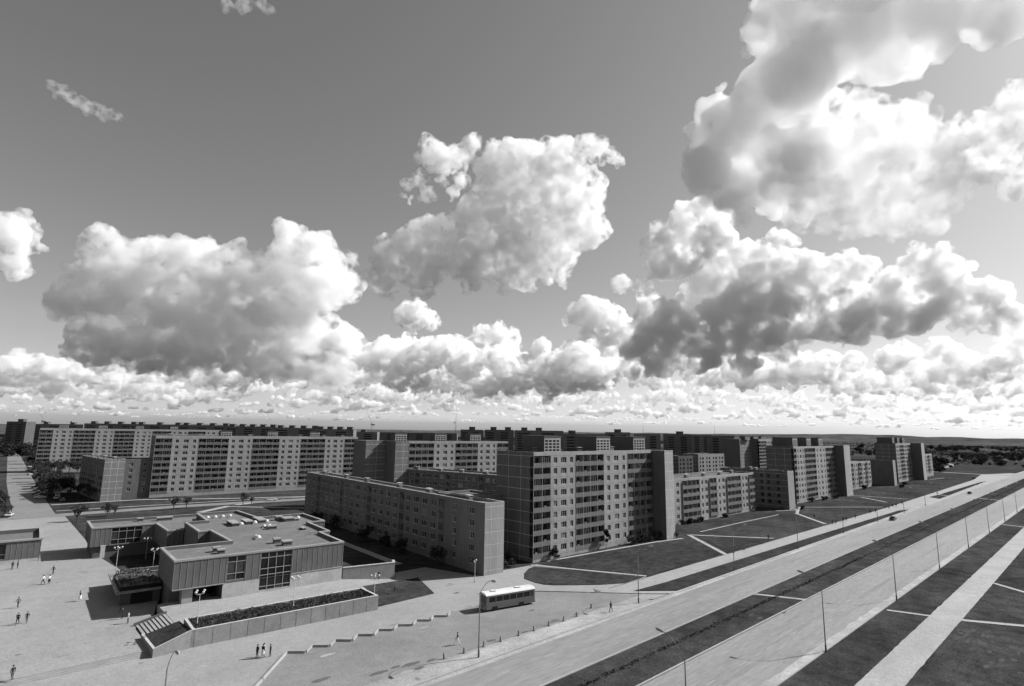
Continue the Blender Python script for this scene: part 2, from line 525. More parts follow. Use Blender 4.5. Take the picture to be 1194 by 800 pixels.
# dirty patches and manhole covers of the lot
for i, (px, py, a, b_) in enumerate([(441, 785, 1.3, .5), (461, 778, .8, .35), (479, 774.5, 1.4, .45), (489, 779, .8, .35), (573, 747, .9, .4), (647, 724, 1.1, .5), (374, 793, 1.3, .5), (532, 691.5, .8, .4), (612, 737, .8, .3), (672, 716.5, .8, .3), (503, 770, .9, .3), (620, 712, .7, .3)]):
    q = G(px, py)
    blot(q.x, q.y, a, b_, i)
for i, (px, py) in enumerate([(38, 755), (53, 772), (78, 691), (80, 690), (77, 694), (30, 667), (120, 667), (115, 667.5), (55, 732), (147, 757), (158, 756)]):
    q = G(px, py)
    blot(q.x, q.y, .55, .22, 50 + i)
rs = random.Random(77)
for i in range(46):
    px, py = rs.uniform(20, 560), rs.uniform(660, 795)
    q = G(px, py)
    if q.y > 96.5 and q.x > 20 or (q.x > 19 and 92 < q.y < 99):
        continue
    blot(q.x, q.y, rs.uniform(.2, 1.3), rs.uniform(.12, .5), 300 + i, rs.choice(('road_patch', 'road_patch', 'dust')), (.40 if q.x < 20 and q.y > 97.5 else .026))
rw_ = random.Random(5)
for px, py, n, sp in ((1119, 741, 7, 2.2), (1160, 744, 7, 2.6), (1184, 760, 9, 2.6), (1125, 668, 5, 2.0), (1140, 750, 5, 2.5), (1172, 775, 6, 2.5), (905, 720, 4, 3), (760, 655, 4, 3), (855, 640, 3, 4), (950, 600, 4, 6), (700, 690, 3, 1.5)):
    q = G(px, py)
    for k in range(n):
        blot(q.x + rw_.gauss(0, sp), q.y + rw_.gauss(0, sp * .5), rw_.uniform(.3, 1.3), rw_.uniform(.12, .4), 500 + k + px, 'worn_grass', .10 if py < 700 and px < 1000 else .01)
for k_, n_ in (('stain', 'wet_patches'), ('road_patch', 'pavement_repairs'), ('dust', 'dusty_patches'), ('worn_grass', 'worn_grass')):
    if k_ in BLOTS:
        structure(BLOTS[k_].build(n_, k_))
# far ridge on the horizon
hm = MB()
for x0, x1, D, hh, sd in ((-900, 2300, 5200, 72, 1), (-300, 1500, 3300, 44, 2)):
    r_ = random.Random(sd)
    n = 160
    ring = []
    for i in range(n + 1):
        px = x0 + (x1 - x0) * i / n
        d = ray(px, 505); d.z = 0; d.normalize()
        e = hh * (.62 + .5 * mnoise.noise((i * .08 + sd * 7, 0, 0)) + .15 * mnoise.noise((i * .45, sd, 0)))
        ring.append((d * D, d * (D + 700), d * (D + 1600), e))
    for i in range(n):
        a, b_ = ring[i], ring[i + 1]
        hm.face([(a[0].x, a[0].y, -1), (b_[0].x, b_[0].y, -1), (b_[1].x, b_[1].y, b_[3]), (a[1].x, a[1].y, a[3])])
        hm.face([(a[1].x, a[1].y, a[3]), (b_[1].x, b_[1].y, b_[3]), (b_[2].x, b_[2].y, -1), (a[2].x, a[2].y, -1)])
structure(hm.build('hills', 'ridge'))
# ------------------------------------------------------------------ apartment blocks
CAMP = Vector((0, 0, H))
def window_meshes(w, h):
    """four looks of the same window: dark, greyish, half curtained, curtained"""
    out = []
    for k in range(5):
        g = MB()
        fr = .09
        n = 1 if w < 1.0 else (2 if w < 1.8 else 3)
        g.wall(0, w, 0, h, [(fr + i * (w - fr) / n, (i + 1) * (w - fr) / n, fr, h - fr) for i in range(n)], y=.10, reveal=.05, m=0)
        main = (1, 1, 2, 1, 3)[k]
        for i in range(n):
            a, b_ = fr + i * (w - fr) / n, (i + 1) * (w - fr) / n
            mm = main if not (k == 3 and i == 0) else 3
            if k == 2 and i == n - 1:
                mm = 1
            g.face([(a, .15, fr), (b_, .15, fr), (b_, .15, h - fr), (a, .15, h - fr)], mm)
        g.box(-.06, w + .06, -.06, .1, -.07, -.005, 0)
        out.append(g.mesh('window', ['window_frame', 'glass', 'glass_grey', 'glass_curtain']))
    return out
_wm = {}
def wmesh(w, h, r_):
    k = (round(w, 2), round(h, 2))
    if k not in _wm:
        _wm[k] = window_meshes(w, h)
    return _wm[k][r_.choice((0, 0, 1, 1, 2, 2, 3, 3, 4))]

def balcony_meshes(w, fh, dep, out_):
    res = []
    for k in range(4):
        g = MB()
        g.box(0.02, w - .02, -out_, dep - .02, -.14, 0.0, 0)           # slab
        g.box(.03, w - .03, -out_ - .06, -out_ + .02, -.16, 1.02, 0)      # parapet panel
        g.box(.0, .12, -out_ - .08, dep - .03, -.15, fh - .17, 5)            # dividing fin
        yb = dep - .06
        a, b_ = w * .12, w * .88
        n = 3
        for i in range(n):
            x0, x1 = a + (b_ - a) * i / n + .06, a + (b_ - a) * (i + 1) / n - .02
            g.face([(x0, yb, .75 if i else .1), (x1, yb, .75 if i else .1), (x1, yb, 2.25), (x0, yb, 2.25)], (3, 3, 4, 3)[(k + i) % 4])
        g.box(a, b_, yb + .01, yb + .03, .05, 2.33, 1)
        if k == 1:                                             # closed in with panes above the parapet
            for i in range(4):
                x0, x1 = w * i / 4 + .08, w * (i + 1) / 4 - .03
                g.face([(x0, -out_ + .05, 1.05), (x1, -out_ + .05, 1.05), (x1, -out_ + .05, fh - .2), (x0, -out_ + .05, fh - .2)], 3)
                g.box(x0 - .05, x0 - .005, -out_ + .02, -out_ + .07, 1.02, fh - .18, 1)
        if k == 3:
            g.box(w * .3, w * .55, -out_ + .1, -out_ + .35, 0, 1.3, 4)
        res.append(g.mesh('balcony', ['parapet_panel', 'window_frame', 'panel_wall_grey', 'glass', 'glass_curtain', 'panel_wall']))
    return res
_bm = {}
def bmesh_for(w, fh, dep, out_, r_):
    k = (round(w, 2), fh, dep, out_)
    if k not in _bm:
        _bm[k] = balcony_meshes(w, fh, dep, out_)
    return _bm[k][r_.choice((0, 0, 1, 2, 3))]

WIN = {  # fractions along a bay: (centre, width in metres)
    'W3': [(.19, 1.35), (.52, 2.1), (.84, 1.25)],
    'W2': [(.28, 1.3), (.70, 1.9)],
    'W4': [(.12, 2.0), (.37, 2.5), (.62, 2.5), (.87, 2.0)],
    'W1': [(.5, 1.3)],
    'B': [],
}

def block(label, o, rot, D, floors, bays, base=0.9, fh=2.7, top=1.0, name='apartment_block', wall='panel_wall', gable='panel_wall_grey', detail=True, dep=1.25, out_=0.0,
          lifts=(), seams=True, seed=1, group='apartment blocks of the estate', gable_win=False, extra=None, z0=0.0, vents=0, rev=.2):
    """bays: (kind, width); facade along local +x at y = 0, the block behind it"""
    r_ = random.Random(seed)
    L = sum(b[1] for b in bays)
    wy = rev - .15
    ht = base + floors * fh + top
    t = thing(name, label, 'apartment block', (o[0], o[1], z0), rot, group)
    g = MB()          # slots: 0 facade, 1 gables, 2 joints, 3 dark, 4 glass, 5 frame, 6 parapet
    wins, bals = [], []
    x = 0.0
    for kind, w in bays:
        if kind[0] == 'L':
            n = int(kind[1:]); cw = w / n
            z0_, z1_ = base, base + floors * fh
            g.wall(x, x + w, z1_ + .05, ht, y=0, m=0)
            g.wall(x, x + w, 0, z0_ - .15, y=0, m=0)
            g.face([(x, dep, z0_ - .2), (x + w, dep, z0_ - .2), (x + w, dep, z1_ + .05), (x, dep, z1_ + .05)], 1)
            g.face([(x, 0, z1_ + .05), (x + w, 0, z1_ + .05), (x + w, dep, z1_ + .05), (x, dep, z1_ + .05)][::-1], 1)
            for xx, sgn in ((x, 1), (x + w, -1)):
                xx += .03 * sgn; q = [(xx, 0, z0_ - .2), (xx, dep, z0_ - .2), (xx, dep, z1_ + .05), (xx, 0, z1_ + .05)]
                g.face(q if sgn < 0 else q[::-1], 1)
            for f in range(floors):
                for i in range(n):
                    bals.append((x + i * cw, base + f * fh, cw))
        else:
            hs = []
            for f in range(floors):
                for c_, ww in WIN[kind]:
                    cx = x + c_ * w
                    zz = base + f * fh + .85
                    hs.append((cx - ww / 2, cx + ww / 2, zz, zz + 1.45))
            g.wall(x, x + w, 0, ht, hs if detail else (), y=0, reveal=rev, m=0)
            wins += hs
            for f in range(floors + 1):                       # open joints between the panels
                g.box(x + .01, x + w - .01, -.012, .0, base + f * fh - .03, base + f * fh + .03, 7)
        x += w
    # gables, back, parapet, roof
    hg = []
    g.face([(0, D, 0), (0, 0, 0), (0, 0, ht), (0, D, ht)], 1)
    g.face([(L, 0, 0), (L, D, 0), (L, D, ht), (L, 0, ht)], 1)
    g.face([(L, D, 0), (0, D, 0), (0, D, ht), (L, D, ht)], 1)
    if seams:
        for xx, s_ in ((0, -1), (L, 1)):
            for f in range(floors + 1):
                z = base + f * fh
                g.box(min(xx, xx + s_ * .015), max(xx, xx + s_ * .015), .02, D - .02, z - .05, z + .05, 2)
            for k in (1, 2):
                g.box(min(xx, xx + s_ * .012), max(xx, xx + s_ * .012), D * k / 3 - .04, D * k / 3 + .04, .02, ht - .05, 2)
    if gable_win:
        for f in range(floors):
            for yy in gable_win:
                z = base + f * fh + .85
                g.box(-.03, .0, yy - .75, yy + .75, z, z + 1.35, 4)
                g.box(-.05, -.031, yy - .75, yy - .68, z, z + 1.35, 5)
    pw = .3
    ring = [(0, 0), (L, 0), (L, D), (0, D)]
    rin = [(pw, pw), (L - pw, pw), (L - pw, D - pw), (pw, D - pw)]
    for i in range(4):
        j = (i + 1) % 4
        a, b_, c_, d = ring[i], ring[j], rin[j], rin[i]
        g.face([(*a, ht), (*b_, ht), (*c_, ht), (*d, ht)], 2)
        g.face([(*d, ht), (*c_, ht), (*c_, ht - .6), (*d, ht - .6)], 1)
    if not detail:
        for a, b_, c_, d in wins:
            g.face([(a, -.02, c_), (b_, -.02, c_), (b_, -.02, d), (a, -.02, d)], 4)
    wall_o = g.build('wall', [wall, gable, 'joint', 'near_black', 'glass', 'window_frame', 'parapet_panel', 'panel_wall_grey' if wall == 'panel_wall' else 'panel_wall_shaded'], t)
    rf = MB()
    rf.face([(*q, ht - .55) for q in rin])
    roof = rf.build('roof', 'roof_felt', t)
    for (lx, ly, lw, ld, lh) in lifts:
        m_ = MB()
        zb = ht - .53
        hs = [(lx + .3 + i * (lw - .4) / 4, lx + .3 + (i + .75) * (lw - .4) / 4, zb + .5 + j * .8, zb + 1.0 + j * .8) for i in range(4) for j in range(int((lh - .8) / .8))]
        m_.wall(lx, lx + lw, zb, zb + lh, hs, y=ly, reveal=.15, m=0)
        for a, b_, c_, d in hs:
            m_.face([(a, ly + .15, c_), (b_, ly + .15, c_), (b_, ly + .15, d), (a, ly + .15, d)], 2)
        m_.face([(lx, ly + ld, zb), (lx, ly, zb), (lx, ly, zb + lh), (lx, ly + ld, zb + lh)], 1)
        m_.face([(lx + lw, ly, zb), (lx + lw, ly + ld, zb), (lx + lw, ly + ld, zb + lh), (lx + lw, ly, zb + lh)], 1)
        m_.face([(lx + lw, ly + ld, zb), (lx, ly + ld, zb), (lx, ly + ld, zb + lh), (lx + lw, ly + ld, zb + lh)], 1)
        m_.box(lx - .2, lx + lw + .2, ly - .2, ly + ld + .2, zb + lh, zb + lh + .2, 1)
        m_.build('lift_house', [wall, 'dark_wall', 'near_black'], roof)  # side and back walls coloured dark, their shade put into the paint
    for k in range(vents):
        v_ = MB()
        vx = L * (k + .5) / vents + r_.uniform(-1, 1); vy = D * r_.uniform(.35, .65)
        zb = ht - .53
        v_.box(vx - .9, vx + .9, vy - .5, vy + .5, zb, zb + r_.uniform(.7, 1.2), 0)
        v_.box(vx - 1.0, vx + 1.0, vy - .6, vy + .6, zb + 1.25, zb + 1.36, 1)
        v_.build('vent', ['panel_wall_grey', 'joint'], roof)
    mw = Matrix.Translation((o[0], o[1], z0)) @ Matrix.Rotation(rot, 4, 'Z')
    if detail:
        def emit(kind, items, fn):
            items.sort(key=lambda q: (mw @ Vector((q[0], 0, q[-1]))).length + 0)
            for q in items[:98]:
                fn(q)
            rest = items[98:]
            if rest:
                big = MB(); mats = None
                for q in rest:
                    me, loc = fn(q, True)
                    mats = [mm.name for mm in me.materials]
                    off = len(big.v)
                    big.v.extend((v.co.x + loc[0], v.co.y + loc[1], v.co.z + loc[2]) for v in me.vertices)
                    for p in me.polygons:
                        big.f.append(tuple(off + i for i in p.vertices)); big.m.append(p.material_index)
                ob = big.build(kind, mats, t)
                ob['kind'] = 'stuff'
        def win(q, raw=False):
            me = wmesh(q[1] - q[0], q[3] - q[2], r_)
            if raw:
                return me, (q[0], wy, q[2])
            link('window', me, t, (q[0], wy, q[2]))
        def bal(q, raw=False):
            me = bmesh_for(q[2], fh, dep, out_, r_)
            if raw:
                return me, (q[0], 0, q[1])
            link('balcony', me, t, (q[0], 0, q[1]))
        emit('window', wins, win)
        bals = [(q[0], q[1], q[2]) for q in bals]
        bals.sort(key=lambda q: (mw @ Vector((q[0], 0, q[1])) - CAMP).length)
        first, rest = bals[:98], bals[98:]
        for q in first:
            bal(q)
        if rest:
            big = MB(); mats = None
            for q in rest:
                me, loc = bal(q, True)
                mats = [mm.name for mm in me.materials]
                off = len(big.v)
                big.v.extend((v.co.x + loc[0], v.co.y + loc[1], v.co.z + loc[2]) for v in me.vertices)
                for p in me.polygons:
                    big.f.append(tuple(off + i for i in p.vertices)); big.m.append(p.material_index)
            ob = big.build('balcony', mats, t); ob['kind'] = 'stuff'
    else:
        big = MB()
        for q in bals:
            me = bmesh_for(q[2], fh, dep, out_, r_)
            off = len(big.v)
            big.v.extend((v.co.x + q[0], v.co.y, v.co.z + q[1]) for v in me.vertices)
            for p in me.polygons:
                big.f.append(tuple(off + i for i in p.vertices)); big.m.append(p.material_index)
        if bals:
            ob = big.build('balcony', ['parapet_panel', 'window_frame', 'panel_wall_grey', 'glass', 'glass_curtain', 'panel_wall'], t); ob['kind'] = 'stuff'
    return t

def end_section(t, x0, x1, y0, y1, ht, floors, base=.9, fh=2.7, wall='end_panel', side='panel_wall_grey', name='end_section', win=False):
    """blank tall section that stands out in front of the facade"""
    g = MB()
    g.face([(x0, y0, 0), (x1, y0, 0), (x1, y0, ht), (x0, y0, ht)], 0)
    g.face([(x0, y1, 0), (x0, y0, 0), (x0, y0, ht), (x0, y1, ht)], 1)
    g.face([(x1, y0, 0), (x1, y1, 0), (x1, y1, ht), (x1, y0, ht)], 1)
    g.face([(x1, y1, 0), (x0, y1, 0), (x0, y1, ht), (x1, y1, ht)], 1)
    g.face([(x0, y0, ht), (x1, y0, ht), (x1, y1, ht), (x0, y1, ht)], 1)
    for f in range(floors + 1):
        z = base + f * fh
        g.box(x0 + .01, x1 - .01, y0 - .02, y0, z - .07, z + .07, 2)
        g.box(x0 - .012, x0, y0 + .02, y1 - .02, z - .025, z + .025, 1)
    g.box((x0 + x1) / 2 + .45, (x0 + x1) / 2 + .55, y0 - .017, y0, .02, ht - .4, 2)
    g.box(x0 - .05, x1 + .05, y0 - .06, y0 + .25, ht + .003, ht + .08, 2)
    return g.build(name, [wall, side, 'joint'], t)  # side faces get a darker wall colour with their shade in it

R4 = -R(4.0)
# nine storeys by the avenue
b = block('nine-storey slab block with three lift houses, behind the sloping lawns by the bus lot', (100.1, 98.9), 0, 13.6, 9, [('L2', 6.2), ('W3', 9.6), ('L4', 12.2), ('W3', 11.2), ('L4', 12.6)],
          lifts=[(8.2, 4.2, 6.4, 8.4, 4.3), (30.4, 4.4, 6.4, 8.4, 4.3), (48.8, 4.4, 6.2, 8.4, 4.3)], seed=3, vents=3, gable='panel_wall_shaded')
end_section(b, 52.2, 57.0, -4.4, 13.6, 26.1, 9, side='panel_wall_shaded')
# low blocks end-on to the avenue
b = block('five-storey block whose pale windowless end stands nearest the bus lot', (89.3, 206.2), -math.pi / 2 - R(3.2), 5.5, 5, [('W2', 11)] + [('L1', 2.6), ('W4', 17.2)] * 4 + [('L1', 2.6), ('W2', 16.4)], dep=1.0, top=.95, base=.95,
          wall='panel_wall_grey', gable='panel_wall', seed=5, vents=6, rev=.11)  # long side takes the darker wall colour for its shade, the end stays light
b = block('low shaded linking block with a dark passage, between pale end wall and tall slab', (88.8, 110.0), 0, 13, 5, [('B', 11.2)], wall='panel_wall_shaded', gable='panel_wall_shaded', seed=6, seams=False, top=.8)
m_ = MB(); m_.box(2.0, 9.5, -.03, .0, .02, 3.6, 0); m_.build('passage', 'near_black', b)  # flat near-black panel painted as the shade inside a passage
b = block('five-storey block whose long flat roof shows just behind the low block beside the hall', (126.6, 217.5), -math.pi / 2 + R(11.8), 11, 5, [('W2', 4)] + [('L1', 2.6), ('W4', 14)] * 4, dep=1.0, wall='panel_wall_shaded', gable='panel_wall_grey', seed=8, vents=6, rev=.11)
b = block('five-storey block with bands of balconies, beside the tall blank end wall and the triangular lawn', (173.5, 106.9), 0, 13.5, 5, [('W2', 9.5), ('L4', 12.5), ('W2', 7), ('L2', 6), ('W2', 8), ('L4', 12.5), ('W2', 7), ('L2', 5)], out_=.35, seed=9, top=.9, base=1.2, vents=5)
b = block('five-storey block with a dark side and narrow pale end, beyond the triangular lawn', (254.6, 98.1), 0, 30, 5, [('B', 6.6)], base=1.4, top=1.2, gable='panel_wall_shaded', seams=True, seed=10, gable_win=(4, 8, 11), vents=2)
b = block('nine-storey slab block with a dark gable, second tall one along the avenue', (281, 104.8), 0, 13, 9, [('L1', 3), ('W3', 10.5), ('L4', 14.5), ('W3', 14.5), ('L4', 13.5)], lifts=[(6, 2.5, 6, 9.5, 4.6), (24, 2.5, 6, 9.5, 4.6), (41, 2.5, 6, 9.5, 4.6)], gable='panel_wall_shaded', seed=11)
end_section(b, 56.5, 66.5, -4.6, 13, 26.6, 9, side='panel_wall_shaded')
b = block('five-storey block between the second and third tall slabs along the avenue', (352, 110.4), 0, 13, 5, [('W2', 12), ('L2', 7), ('W2', 9), ('L2', 7), ('W2', 9), ('L2', 7), ('W2', 8), ('L1', 4), ('W2', 7)], out_=.3, seed=12, detail=False, base=1.6, top=1)
b = block('low block with dark side and thin lit end, before the third tall slab', (438.5, 101.8), 0, 34, 5, [('B', 6.2)], base=1.6, top=1.2, gable='panel_wall_shaded', seed=13, seams=False)
b = block('nine-storey slab block, third and last tall one along the avenue', (474, 107.4), 0, 13, 9, [('W3', 10), ('L4', 12), ('W3', 10), ('L4', 12)], lifts=[(3, 2.5, 6, 9.5, 4.4), (17, 2.5, 6, 9.5, 4.4), (31, 2.5, 6, 9.5, 4.4)], gable='panel_wall_shaded', seed=14, detail=False, base=1.4, top=1.4)
end_section(b, 43.2, 53.0, -6.5, 13, 27.3, 9, side='panel_wall_shaded')
b = block('small five-storey block at the far end of the row along the avenue', (536, 108.6), 0, 13, 5, [('W2', 9), ('L2', 7), ('W2', 9), ('L2', 7), ('W2', 8), ('L2', 7), ('W2', 9)], out_=.3, seed=15, detail=False, base=3.2, top=1.4)
# the long blocks across the cross street
b = block('long nine-storey slab block facing the cross street behind the flat-roofed hall', (57.0, 295.4), R4, 13, 9, [('L2', 6.6), ('W3', 10.8), ('L4', 12.9), ('W3', 10.8), ('L4', 12.9), ('W3', 10.8), ('L4', 12.9), ('W3', 10.8), ('L2', 7.6)], seed=20, base=1.6, top=1.3, gable='panel_wall_shaded', vents=8,
          lifts=[(28 + 22 * k, 7, 5, 4, 2.8) for k in range(3)])
b = block('long nine-storey slab block beyond the trees, its near half hidden by the five-storey block', (27.5, 490), R4, 13, 9, [('L2', 7), ('W3', 11), ('L4', 12), ('W3', 11), ('L4', 12), ('W3', 11), ('L4', 12), ('W3', 11), ('L4', 12), ('W3', 11)], seed=21, base=3.6, top=1.4, gable='panel_wall_shaded',
          lifts=[(10 + 22 * k, 7, 5, 4, 2.8) for k in range(4)])
b = block('five-storey block with a lit end wall, among the dark trees by the side street', (35.6, 336), -math.pi / 2 + R(4), 7.4, 5, [('W4', 15), ('L1', 2.6), ('W4', 15), ('L1', 2.6), ('W2', 10)], wall='panel_wall_shaded', gable='panel_wall_grey', seed=22, base=2.6, top=1.2, dep=1.0, detail=False, vents=4)
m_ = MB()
b = block('shaded five-storey link between the lit end wall and the long slab block', (46.8, 297.5), R4, 12, 5, [('W1', 5), ('W1', 5.6)], wall='panel_wall_shaded', gable='panel_wall_shaded', seed=23, base=2.2, top=1.2, seams=False)
b = block('nine-storey block with a stepped blank end, behind the low blocks at the estate centre', (130.3, 201.6), R4, 13, 9, [('L4', 12), ('W3', 11), ('L4', 12.2), ('W3', 11), ('L2', 6.6)], seed=24, base=1.4, top=1.0, gable='panel_wall_shaded',
          lifts=[(-3.5, 6, 5.5, 4.6, 3.6), (16, 6, 6, 4.6, 3.6), (35, 6, 6, 4.6, 3.6)])
end_section(b, -6.3, -.05, 0.0, 13, 26.7, 9, wall='panel_wall_grey', side='panel_wall_shaded', name='blank_section')
end_section(b, -15.2, -6.35, 8.8, 21, 26.7, 9, wall='panel_wall_grey', side='panel_wall_shaded', name='set_back_section')
# behind the row along the avenue
def along(px, D):
    d = ray(px, 505); d.z = 0
    d.normalize()
    fwd = Vector((math.sin(-YAW), math.cos(-YAW), 0))
    return d * (D / d.dot(fwd))
q = along(884, 470)
b = block('nine-storey block with a dark stepped gable, behind the second tall slab', (q.x, q.y), 0, 16, 9, [('L1', 3), ('L4', 12), ('W3', 10)], seed=30, detail=False, base=2.2, top=1.8, gable='panel_wall_shaded', lifts=[(-16, 4, 9, 4.6, 2.6), (0, 4, 9, 4.6, 2.6), (15, 4, 8, 4.6, 2.6)])
end_section(b, -22, -.05, 6, 20, 28.2, 9, wall='panel_wall_grey', side='panel_wall_shaded', name='set_back_section')
q = along(813, 400)
b = block('pale five-storey block far behind the balcony block', (q.x, q.y), R(-6), 13, 5, [('W2', 8)] * 4, seed=31, detail=False, base=2.2, top=2, gable='panel_wall_shaded')
q = along(790, 380)
b = block('dark five-storey block far behind the balcony block, beside the pale one', (q.x, q.y), R(-6), 13, 5, [('W2', 8)] * 2, seed=32, detail=False, base=1.8, top=1.5, wall='dark_wall', gable='dark_wall')

# the dark skyline of farther estates
sky_n = [0]
def far_block(px0, px1, py, D, lifts, shade='skyline_wall', rot=None, label='dark slab block on the skyline with small lift houses on its roof', group='blocks on the skyline'):
    a, c_ = along(px0, D), along(px1, D)
    rz = math.atan2(c_.y - a.y, c_.x - a.x)
    L = (c_ - a).length
    pm = (px0 + px1) / 2
    dr = ray(pm, py); fwd = Vector((math.sin(-YAW), math.cos(-YAW), 0))
    ht = H + dr.z / dr.dot(fwd) * D
    sky_n[0] += 1
    t = thing('skyline_block', label, 'apartment block', (a.x, a.y, 0), rz, group)
    g = MB()
    g.box(0, L, 0, 14, 0, ht)
    n = max(2, int(L / 22))
    nf = max(5, int(ht / 2.8))
    for k in range(n):                    # bays of loggias, floor by floor
        x0 = L * (k + .12) / n; x1 = L * (k + .62) / n
        for f in range(nf - 1):
            z = ht - 1.6 - (f + 1) * 2.8
            if z < 1:
                break
            g.box(x0, x1, -.15, 0, z, z + 1.5, 1)
    g.build('wall', [shade, 'glass'], t)
    for lx in lifts:
        m_ = MB()
        x = L * lx
        m_.box(x - 3.4, x + 3.4, 4, 9, ht + .003, ht + 3.0)
        m_.box(x - 3.8, x + 3.8, 3.6, 9.4, ht + 3.005, ht + 3.2)
        m_.build('lift_house', 'dark_wall', t)
    return t
far_block(6, 29, 491.5, 700, [.55], shade='dark_wall', label='dark tall block at the skyline end behind the street trees', group=None)
for i, (a, b_, y, D, n) in enumerate([(34, 96, 493, 900, 2), (97, 160, 492.5, 820, 4), (150, 215, 493.5, 800, 3), (206, 268, 494.5, 760, 4), (262, 322, 496, 740, 5), (318, 372, 497.5, 720, 4), (366, 412, 499, 700, 4)]):
    far_block(a, b_, y + 1.5, D, [(k + .5) / n for k in range(n)])
far_block(405, 440, 503.5, 800, [.5])
for (a, b_, y, D, l) in [(433, 533, 504.5, 900, []), (537, 563, 501, 640, [.5]), (565, 599, 501.2, 640, [.3, .8]), (600, 657, 502, 640, [.2, .5]), (658, 706, 506, 560, [.2]), (708, 735, 504, 620, [.5]), (742, 770, 506, 640, []), (777, 806, 506.3, 640, [.6]), (808, 830, 507, 700, []), (829, 856, 508, 620, [])]:
    far_block(a, b_, y, D, l, shade='skyline_wall_dark' if (a % 2) else 'skyline_wall')
# ------------------------------------------------------------------ the flat-roofed hall on the square
HR = -R(3.9)
HO = Vector((26.2, 110.8, 0))
HM = Matrix.Translation(HO) @ Matrix.Rotation(HR, 4, 'Z')
def hw(p, q, z=0.0):
    return HM @ Vector((p, q, z))
hall = thing('hall', 'low flat-roofed hall with ribbed walls and a tall window wall, beside the square', 'public building', HO, HR)
PA = [(0, 0), (29.6, 0), (29.8, 13.4), (32, 13.6), (32.4, 28.1), (36.4, 28.1), (36.2, 42.8), (24.6, 42.6), (23.4, 57.8), (13.5, 57.8), (13.2, 43.6), (8.5, 43.6), (8.7, 28.6), (11, 28.8), (11.6, 13.3), (-.3, 13.5)]
PB = [(-8.6, 55.8), (4.3, 55.8), (4.9, 42.6), (8.2, 42.6), (8.2, 43.9), (12.95, 43.9), (13.2, 58.1), (22, 58.1), (22, 67), (-9, 69)]
def fins(g, a, b_, z0, z1, step=1.0, m=1, out=.045, w=.06):
    a, b_ = Vector(a), Vector(b_)
    d = (b_ - a); L = d.length; d.normalize(); nn = Vector((d.y, -d.x))
    k = max(1, round(L / step))
    for i in range(k + 1):
        t_ = min(L - w / 2 - .02, max(w / 2 + .02, L * i / k))
        c_ = a + d * t_
        p1 = c_ - d * w / 2 + nn * .002; p2 = c_ + d * w / 2 + nn * .002
        g.prism([tuple(p1), tuple(p1 + nn * out), tuple(p2 + nn * out), tuple(p2)], z0 + .02, z1 - .02, m)
def roof_body(poly, z0, z1, name, skip=(), drop=.5):
    g = MB()
    n = len(poly)
    inn = inset(poly, .45)
    out = inset(poly, -.12)
    for i in range(n):
        j = (i + 1) % n
        a, b_ = poly[i], poly[j]
        if i not in skip:
            g.face([(*a, z0), (*b_, z0), (*b_, z1), (*a, z1)], 0)
            fins(g, a, b_, z0, z1 - .25)
        # coping
        g.face([(*out[i], z1 + .12), (*out[j], z1 + .12), (*inn[j], z1 + .12), (*inn[i], z1 + .12)], 2)
        g.face([(*out[i], z1 - .2), (*out[j], z1 - .2), (*out[j], z1 + .12), (*out[i], z1 + .12)], 2)
        g.face([(*inn[j], z1 - drop - .1), (*inn[i], z1 - drop - .1), (*inn[i], z1 + .12), (*inn[j], z1 + .12)], 3)
        g.face([(*a, z1 - .2), (*b_, z1 - .2), (*out[j], z1 - .2), (*out[i], z1 - .2)], 2)
    g.build(name, ['ribbed_panel', 'fin', 'concrete', 'ribbed_panel'], hall)
    r_ = MB(); r_.face([(*q, z1 - drop) for q in inset(poly, .3)])
    return r_.build('roof', 'gravel_roof', hall)
roofA = roof_body(PA, 3.9, 8.65, 'wall', skip=(0,))
roofB = roof_body(PB, 2.9, 7.2, 'wall', skip=(0,))
# front, with its window openings
g = MB()
g.wall(0, 29.6, 3.9, 8.65, [(8.3, 11.3, 4.3, 8.35), (13.9, 19.5, 3.9, 8.35)], y=0, reveal=.25, m=0)
for a, b_ in ((0, 8.2), (11.4, 13.8), (19.6, 29.6)):
    fins(g, (a, 0), (b_, 0), 3.9, 8.42, step=.98)
for a in (0, 19.6):
    g.box(a + .05, (8.2 if a == 0 else 29.5), -.11, -.003, 3.86, 4.0, 2)
g.box(8.32, 11.28, -.02, .2, 4.0, 4.25, 0)
g.face([(0, 0, 3.88), (0, 13.3, 3.88), (8.2, 13.3, 3.88), (8.2, 0, 3.88)], 3)  # soffit coloured near-black, painted shade under the overhang
g.build('front_wall', ['ribbed_panel', 'fin', 'concrete', 'near_black'], hall)
g = MB()
g.wall(7.8, 29.58, 0, 3.88, [(13.9, 19.5, 1.75, 3.88)], y=-.01, reveal=.25)
g.build('stone_base', 'pale_stone', hall)
g = MB()
g.box(1.7, 3.3, .55, 4, 0, 3.87)
g.build('pillar', 'concrete', hall)
g = MB()
for a, b_ in (((.12, 13.3), (.12, 3.0)), ((.12, 3.0), (1.68, 3.0)), ((3.32, 5), (7.78, 5))):
    g.face([(*a, 0), (*b_, 0), (*b_, 3.87), (*a, 3.87)], 0)
g.face([(7.79, 0, 0), (7.79, 5, 0), (7.79, 5, 3.87), (7.79, 0, 3.87)], 0)
P2 = inset(PA, .15)
for i in range(1, len(P2)):
    j = (i + 1) % len(P2)
    if i == len(P2) - 1:
        continue
    g.face([(*P2[i], 0), (*P2[j], 0), (*P2[j], 3.9), (*P2[i], 3.9)], 0)
P3 = inset(PB, .6)
for i in range(len(P3)):
    j = (i + 1) % len(P3)
    g.face([(*P3[i], 0), (*P3[j], 0), (*P3[j], 2.9), (*P3[i], 2.9)], 0)
g.face([(*q, 2.89) for q in PB[::-1]], 0)
g.build('lower_wall', 'dark_wall', hall)
